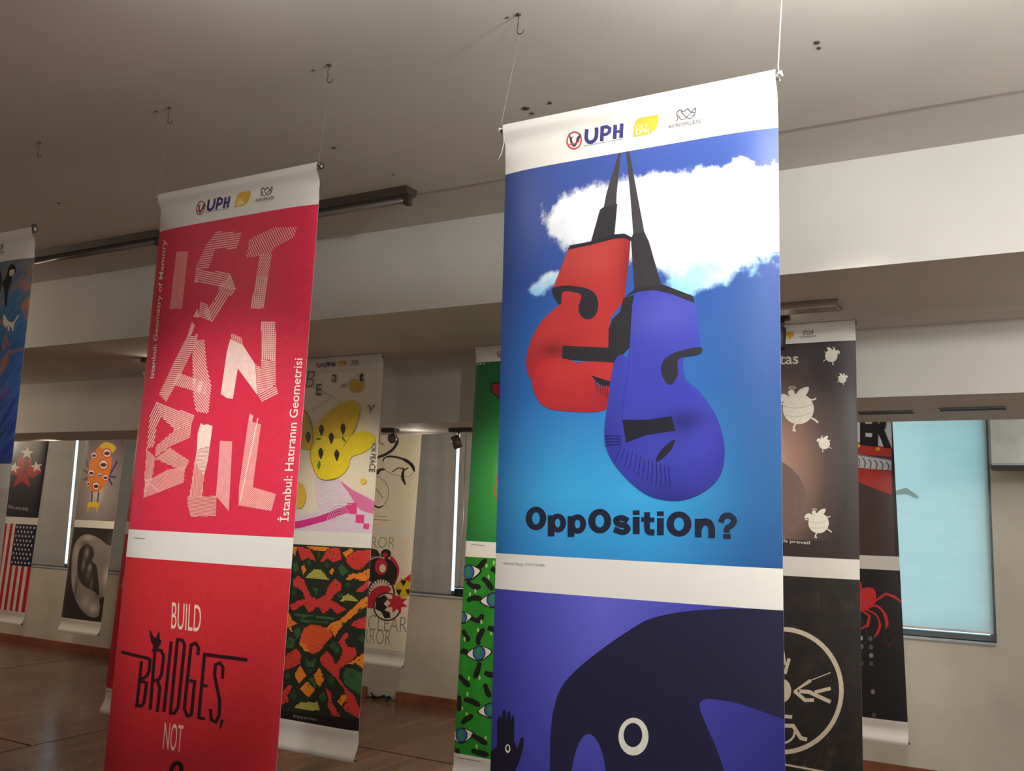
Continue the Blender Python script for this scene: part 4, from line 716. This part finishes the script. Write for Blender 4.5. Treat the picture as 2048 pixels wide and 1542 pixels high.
b.art('printed_spider', 'p2', [('sm', SR, [(500, 470), (545, 440), (575, 418), (620, 415), (648, 440), (650, 490), (630, 530), (570, 562), (520, 565)]), ('line', SR, [14, 14, 16, 8], [(630, 508), (712, 453), (765, 472), (815, 512)]), ('curve', SR, [14] * 10 + [20] * 6 + [16, 12, 8, 6, 4], [(600, 528), (660, 530), (705, 580), (718, 640), (708, 672)]), ('curve', SR, [10] * 10 + [16] * 6 + [14, 12, 8, 5, 3], [(580, 545), (648, 580), (675, 640), (660, 692), (638, 722)]), ('line', SR, [10, 14, 18, 8], [(560, 552), (612, 590), (600, 648), (548, 672)]), ('line', SR, [10, 12, 4], [(562, 430), (556, 388), (530, 362)])] + [('line', SR, [10, 14, 12, 6], [(520, 480 + 22 * k), (450, 450 + 40 * k), (400, 500 + 50 * k), (390, 580 + 50 * k)]) for k in range(3)] + [('curve', (70, 66, 68), 4, [(555, 590), (590, 680), (595, 740), (560, 780)]), ('curve', (120, 34, 40), 4, [(700, 705), (720, 765), (750, 755), (765, 715)])], TW, 0, True)
b.art('printed_dot', 'p2', [('ell', (c, c, c), (x, y, 13, 15)) for x, y, c in ((558, 725, 170), (618, 728, 90), (562, 778, 110), (622, 780, 90), (622, 832, 130), (563, 880, 80), (622, 882, 80), (632, 1054, 120), (640, 1198, 76))], TW, 0, True)

# ------------------------------------------------------------ fittings
rust = plain('dark_hook_wire', (82, 66, 54), .5, .5, .3)
for i, x in enumerate(hookx):
    lab = ('wire ceiling hook holding the hidden end of the painted banner', 'wire ceiling hook above the free corner of the painted banner', 'wire ceiling hook above the plain corner of the crimson banner', 'wire ceiling hook over the top of the crimson banner nearer the boxing gloves', 'long-shanked ceiling hook holding the thin string of the boxing glove banner', 'ceiling hook holding the thick white string of the boxing glove banner')[i]
    h = empty('ceiling_hook', (x, 1.747, ZC - .05), lab, 'hook', 'ceiling hooks')
    pts = [(x, 1.747, ZC + .004), (x, 1.747, ZC - .012)] + ([(x - .006, 1.747, ZC - .018), (x - .002, 1.747, ZC - .024)] if i != 4 else []) + [(x - .002, 1.747, ZC - .034)]
    pts += [(x + .006 - .009 * math.cos(t), 1.747, ZC - .042 - .009 * math.sin(t)) for t in (0, .5, 1.0, 1.57, 2.1, 2.6, 3.1)]
    adopt(tube('hook_wire', pts, .0012, rust, n=8), h)
    adopt(tube('screw_plate', [(x, 1.747, ZC), (x, 1.747, ZC - .003)], .0055, rust, n=12), h)
# screw holes and plugs left in the plaster
for px, py, r in ((313, 222, .004), (669, 295, .006), (118, 406, .006), (1052, 216, .010), (1065, 226, .006), (1100, 205, .006), (1016, 34, .003), (786, 349, .003), (1634, 84, .007), (1638, 95, .005), (627, 140, .003)):
    d = RGT * ((px - 1024) / F) - UP * ((py - 771) / F) + FWD; t = (ZC - EYE) / d.z
    lab = {1052: 'largest of the three plug holes above the boxing glove banner', 1065: 'plug hole next to the largest hole above the boxing glove banner', 1100: 'lone plug hole just over the top edge of the boxing glove banner', 1634: 'larger of the paired plug holes in the bright ceiling', 1638: 'smaller of the paired plug holes in the bright ceiling', 313: 'small plug hole beside the hook above the plain corner of the crimson banner', 627: 'tiny plug hole beside the hook over the crimson banner nearer the boxing gloves', 669: 'dash-like plug hole just above the crimson banner', 118: 'plug hole near the top of the painted banner', 1016: 'tiny plug hole beside the long-shanked ceiling hook', 786: 'tiny plug hole above the end of the fluorescent batten'}[px]
    me = tube_mesh('plug_hole', [(d.x * t, d.y * t, ZC + .002), (d.x * t, d.y * t, ZC - .0025), (d.x * t, d.y * t, ZC - .003)], [r, r, r * .6], rust, 12)
    link('plug_hole', me, label=lab, cat='plug hole', group='plug holes in the ceiling')
# unlit fluorescent battens along the ceiling edge
tubeglass = plain('unlit_tube', (96, 86, 80), .25)
for n, (a, c) in enumerate(((-3.12, -1.905), (-4.42, -3.2))):
    e = empty('fluorescent_batten', ((a + c) / 2, 2.6, ZC - .06), ('unlit fluorescent batten ending beside the boxing glove banner', 'unlit fluorescent batten beside the painted banner')[n], 'ceiling lamp', 'fluorescent battens')
    v = [(0, .035, 0), (0, -.035, 0), (0, -.024, -.028), (0, .024, -.028)]
    vv = [(x, 2.605 + p[1], ZC + p[2]) for x in (a, c) for p in v]
    adopt(link('batten_body', mesh('batten_body', vv, [(0, 1, 2, 3), (7, 6, 5, 4), (0, 4, 5, 1), (1, 5, 6, 2), (2, 6, 7, 3), (3, 7, 4, 0)], brown)), e)
    adopt(tube('fluorescent_tube', [(a + .03, 2.605, ZC - .043), (c - .03, 2.605, ZC - .043)], .0105, tubeglass, n=12), e)
    for x in (a + .004, c - .026): adopt(box('lamp_holder', (x, x + .022, 2.592, 2.618, ZC - .062, ZC - .02), brown, bev=.002), e)
# flat ceiling fitting and black spotlight under the first bulkhead
e = empty('linear_fitting', (-.82, 3.45, Z1 - .02), 'flat linear lamp fitting under the first bulkhead above the angel banner', 'ceiling lamp')
adopt(box('fitting_body', (-1.15, -.585, 3.395, 3.50, Z1 - .022, Z1), plain('fitting_grey', (120, 106, 92), .5), bev=.003), e)
adopt(box('diffuser', (-1.14, -.595, 3.403, 3.492, Z1 - .026, Z1 - .021), plain('diffuser_grey', (150, 138, 120), .4)), e)
def spotlight(e, base, head, tilt, mat, neck, r, L, bw=.06):
    x, y, z = base
    adopt(box('mounting_box', (x - bw, x + bw, y - .02, y + .02, z - .022, z), brown, bev=.003), e)
    h = Vector(head); d = Vector(tilt).normalized()
    adopt(tube('stem', [(x, y, z - .02), ((x + h.x) / 2, (y + h.y) / 2, (z + h.z) / 2), tuple(h)], .005, neck), e)
    p = [h - d * L * .5, h - d * L * .42, h + d * L * .3, h + d * L * .5, h + d * L * .5, h + d * L * .4]
    o = adopt(tube('lamp_head', [tuple(q) for q in p], [r * .55, r * .85, r, r, r * .85, r * .7], mat, n=20), e)
e = empty('track_spotlight', (-.87, 3.50, Z1 - .14), 'black spotlight with looped cable in front of the angel banner', 'spotlight')
hx, hz = at((1556, 690), 3.62)
spotlight(e, (hx + .02, 3.60, Z1), (hx, 3.62, hz + .03), (-.2, .3, -1), blk, blk, .032, .09, .03)
lp = [at(q, 3.60) for q in ((1545, 640), (1556, 633), (1567, 638), (1568, 648), (1560, 662), (1553, 672), (1552, 684))]
adopt(tube('cable_loop', [(x, 3.60, z) for x, z in lp], .004, blk), e)
dullm = plain('grey_lamp_shell', (104, 94, 84), .4, .5, .4)
e = empty('track_spotlight', (-3.2, 4.29, 1.9), 'round spotlight hanging before the white bear banner', 'spotlight')
hx, hz = at((786, 877), 4.29); bx, _ = at((781, 855), 4.29)
adopt(box('mounting_box', (bx - .045, bx + .045, 4.26, 4.32, 1.986, 2.01), brown, bev=.003), e)
adopt(tube('stem', [(hx, 4.29, 1.99), (hx, 4.29, hz + .02)], .004, rust), e)
adopt(tube('lamp_head', [(hx - .004, 4.29, hz + .028 - .056 * k / 8) for k in range(9)], [.006, .018, .024, .027, .028, .027, .024, .018, .006], dullm, n=18), e)
adopt(tube('bracket', [(hx + .033 * math.cos(t), 4.285, hz + .002 + .05 * math.sin(t)) for t in (-.2, .4, 1.0, 1.57, 2.1, 2.7, 3.3)], .0025, steel, n=6), e)
e = empty('track_spotlight', (-2.75, 4.35, 1.88), 'small cylinder spotlight before the bright window slit', 'spotlight')
hx, hz = at((913, 884), 4.35); bx, _ = at((924, 852), 4.35)
adopt(box('mounting_box', (bx - .075, bx + .075, 4.325, 4.375, 1.988, 2.01), brown, bev=.003), e)
adopt(tube('stem', [(hx + .012, 4.35, 1.99), (hx + .012, 4.35, hz + .02)], .006, steel), e)
d = Vector((.35, .25, -1)).normalized(); h = Vector((hx, 4.35, hz))
adopt(tube('lamp_head', [tuple(h - d * .036), tuple(h - d * .034), tuple(h + d * .036), tuple(h + d * .036), tuple(h + d * .03)], [.012, .026, .026, .022, .018], dullm, n=20), e)
e = empty('track_spotlight', (-4.31, 3.47, Z1 - .06), 'small spotlight under the first bulkhead beside the crimson lettering banner', 'spotlight')
spotlight(e, (-4.30, 3.47, Z1), (-4.26, 3.47, Z1 - .055), (.4, .3, -1), dullm, blk, .024, .07, .035)
# slot vents under the lower bulkhead
vent = plain('vent_dark', (34, 32, 28), .7)
for n, (p, q) in enumerate((((1716, 826), (1826, 822)), ((1880, 820), (2012, 813)))):
    e = None; P = []
    for px, py in (p, q):
        d = RGT * ((px - 1024) / F) - UP * ((py - 771) / F) + FWD; t = (2.07 - EYE) / d.z; P.append((d.x * t, d.y * t))
    yy = (P[0][1] + P[1][1]) / 2
    e = empty('slot_vent', (P[0][0], yy, 2.06), ('slot vent under the lower bulkhead above the spider banner', 'slot vent under the lower bulkhead above the teal blind')[n], 'vent', 'slot vents')
    adopt(box('vent_frame', [(P[0][0], P[1][0], yy - .05, yy - .04, 2.064, 2.07), (P[0][0], P[1][0], yy + .04, yy + .05, 2.064, 2.07)], alu), e)
    adopt(box('vent_slot', (P[0][0] + .004, P[1][0] - .004, yy - .04, yy + .04, 2.0665, 2.0695), vent), e)
# white wall unit right of the window, small greyer mark on the teal blind
e = empty('wall_unit', (.1, 6.25, 1.9), 'white box-shaped wall unit beside the teal blind', 'wall unit')
white = plain('unit_plastic', (214, 220, 218), .4)
x0, zb_ = at((1979, 934), 6.2)
adopt(box('unit_body', (x0, x0 + .85, 6.2, YW, zb_ + .01, zb_ + .33), white, bev=.012), e)
adopt(box('unit_base', (x0 + .006, x0 + .844, 6.206, YW - .002, zb_ - .006, zb_ + .012), plain('unit_base_dark', (60, 62, 60))), e)  # dark grey slab under the unit body
lt = [at(q, YW + .024) for q in ((1790, 982), (1812, 975), (1838, 993), (1834, 998), (1812, 988), (1790, 990))]
t = [o for o in D.objects if o.name.startswith('roller_blind') and 'teal' in o['label']][0]
adopt(link('blind_mark', mesh('blind_mark', [(x, YW + .024, z) for x, z in lt], [(0, 5, 4, 1), (1, 4, 3, 2)], blind_mat('blind_mark_cloth', (190, 200, 194), .42, (166, 196, 194)))), t)
# small cable heap in the gap of the baseboard
cb = [(-4.88 + .06 * k / 4 + .05 * math.sin(k * 1.9), YW - .05 - .045 * math.cos(k * 1.3), .008 + .014 * (k % 3)) for k in range(16)]
tube('cable_heap', cb, .006, blk, n=8, label='tangled dark cable lying in the baseboard gap', cat='cable')
tube('blind_chain', [(-4.05, YW - .01, 2.2), (-4.045, YW - .01, 1.4), (-4.06, YW - .012, .96), (-4.075, YW - .013, .93), (-4.09, YW - .012, .95)], .003, steel, n=6, label='thin blind pull chain beside the green banner', cat='chain')

for n, o in enumerate([o for o in D.objects if o.name.startswith('hanging_banner') and o.get('group') == FRONT]):
    if n == 0:
        tl = [at(q, 1.742) for q in ((1007, 258), (1008, 285), (1003, 306), (995, 322))]
        adopt(tube('string_tail', [(x, 1.742, z) for x, z in tl], .0009, cord, n=6), o)
    else:
        x, z = at(((643, 331), (69, 453))[n - 1], 1.752)
        adopt(tube('rod_cap', [(x - .008, 1.752, z), (x - .004, 1.752, z), (x + .003, 1.752, z), (x + .006, 1.752, z)], [.004, .0085, .0085, .004], plain('dark_rod_cap', (58, 44, 36), .6), n=14), o)
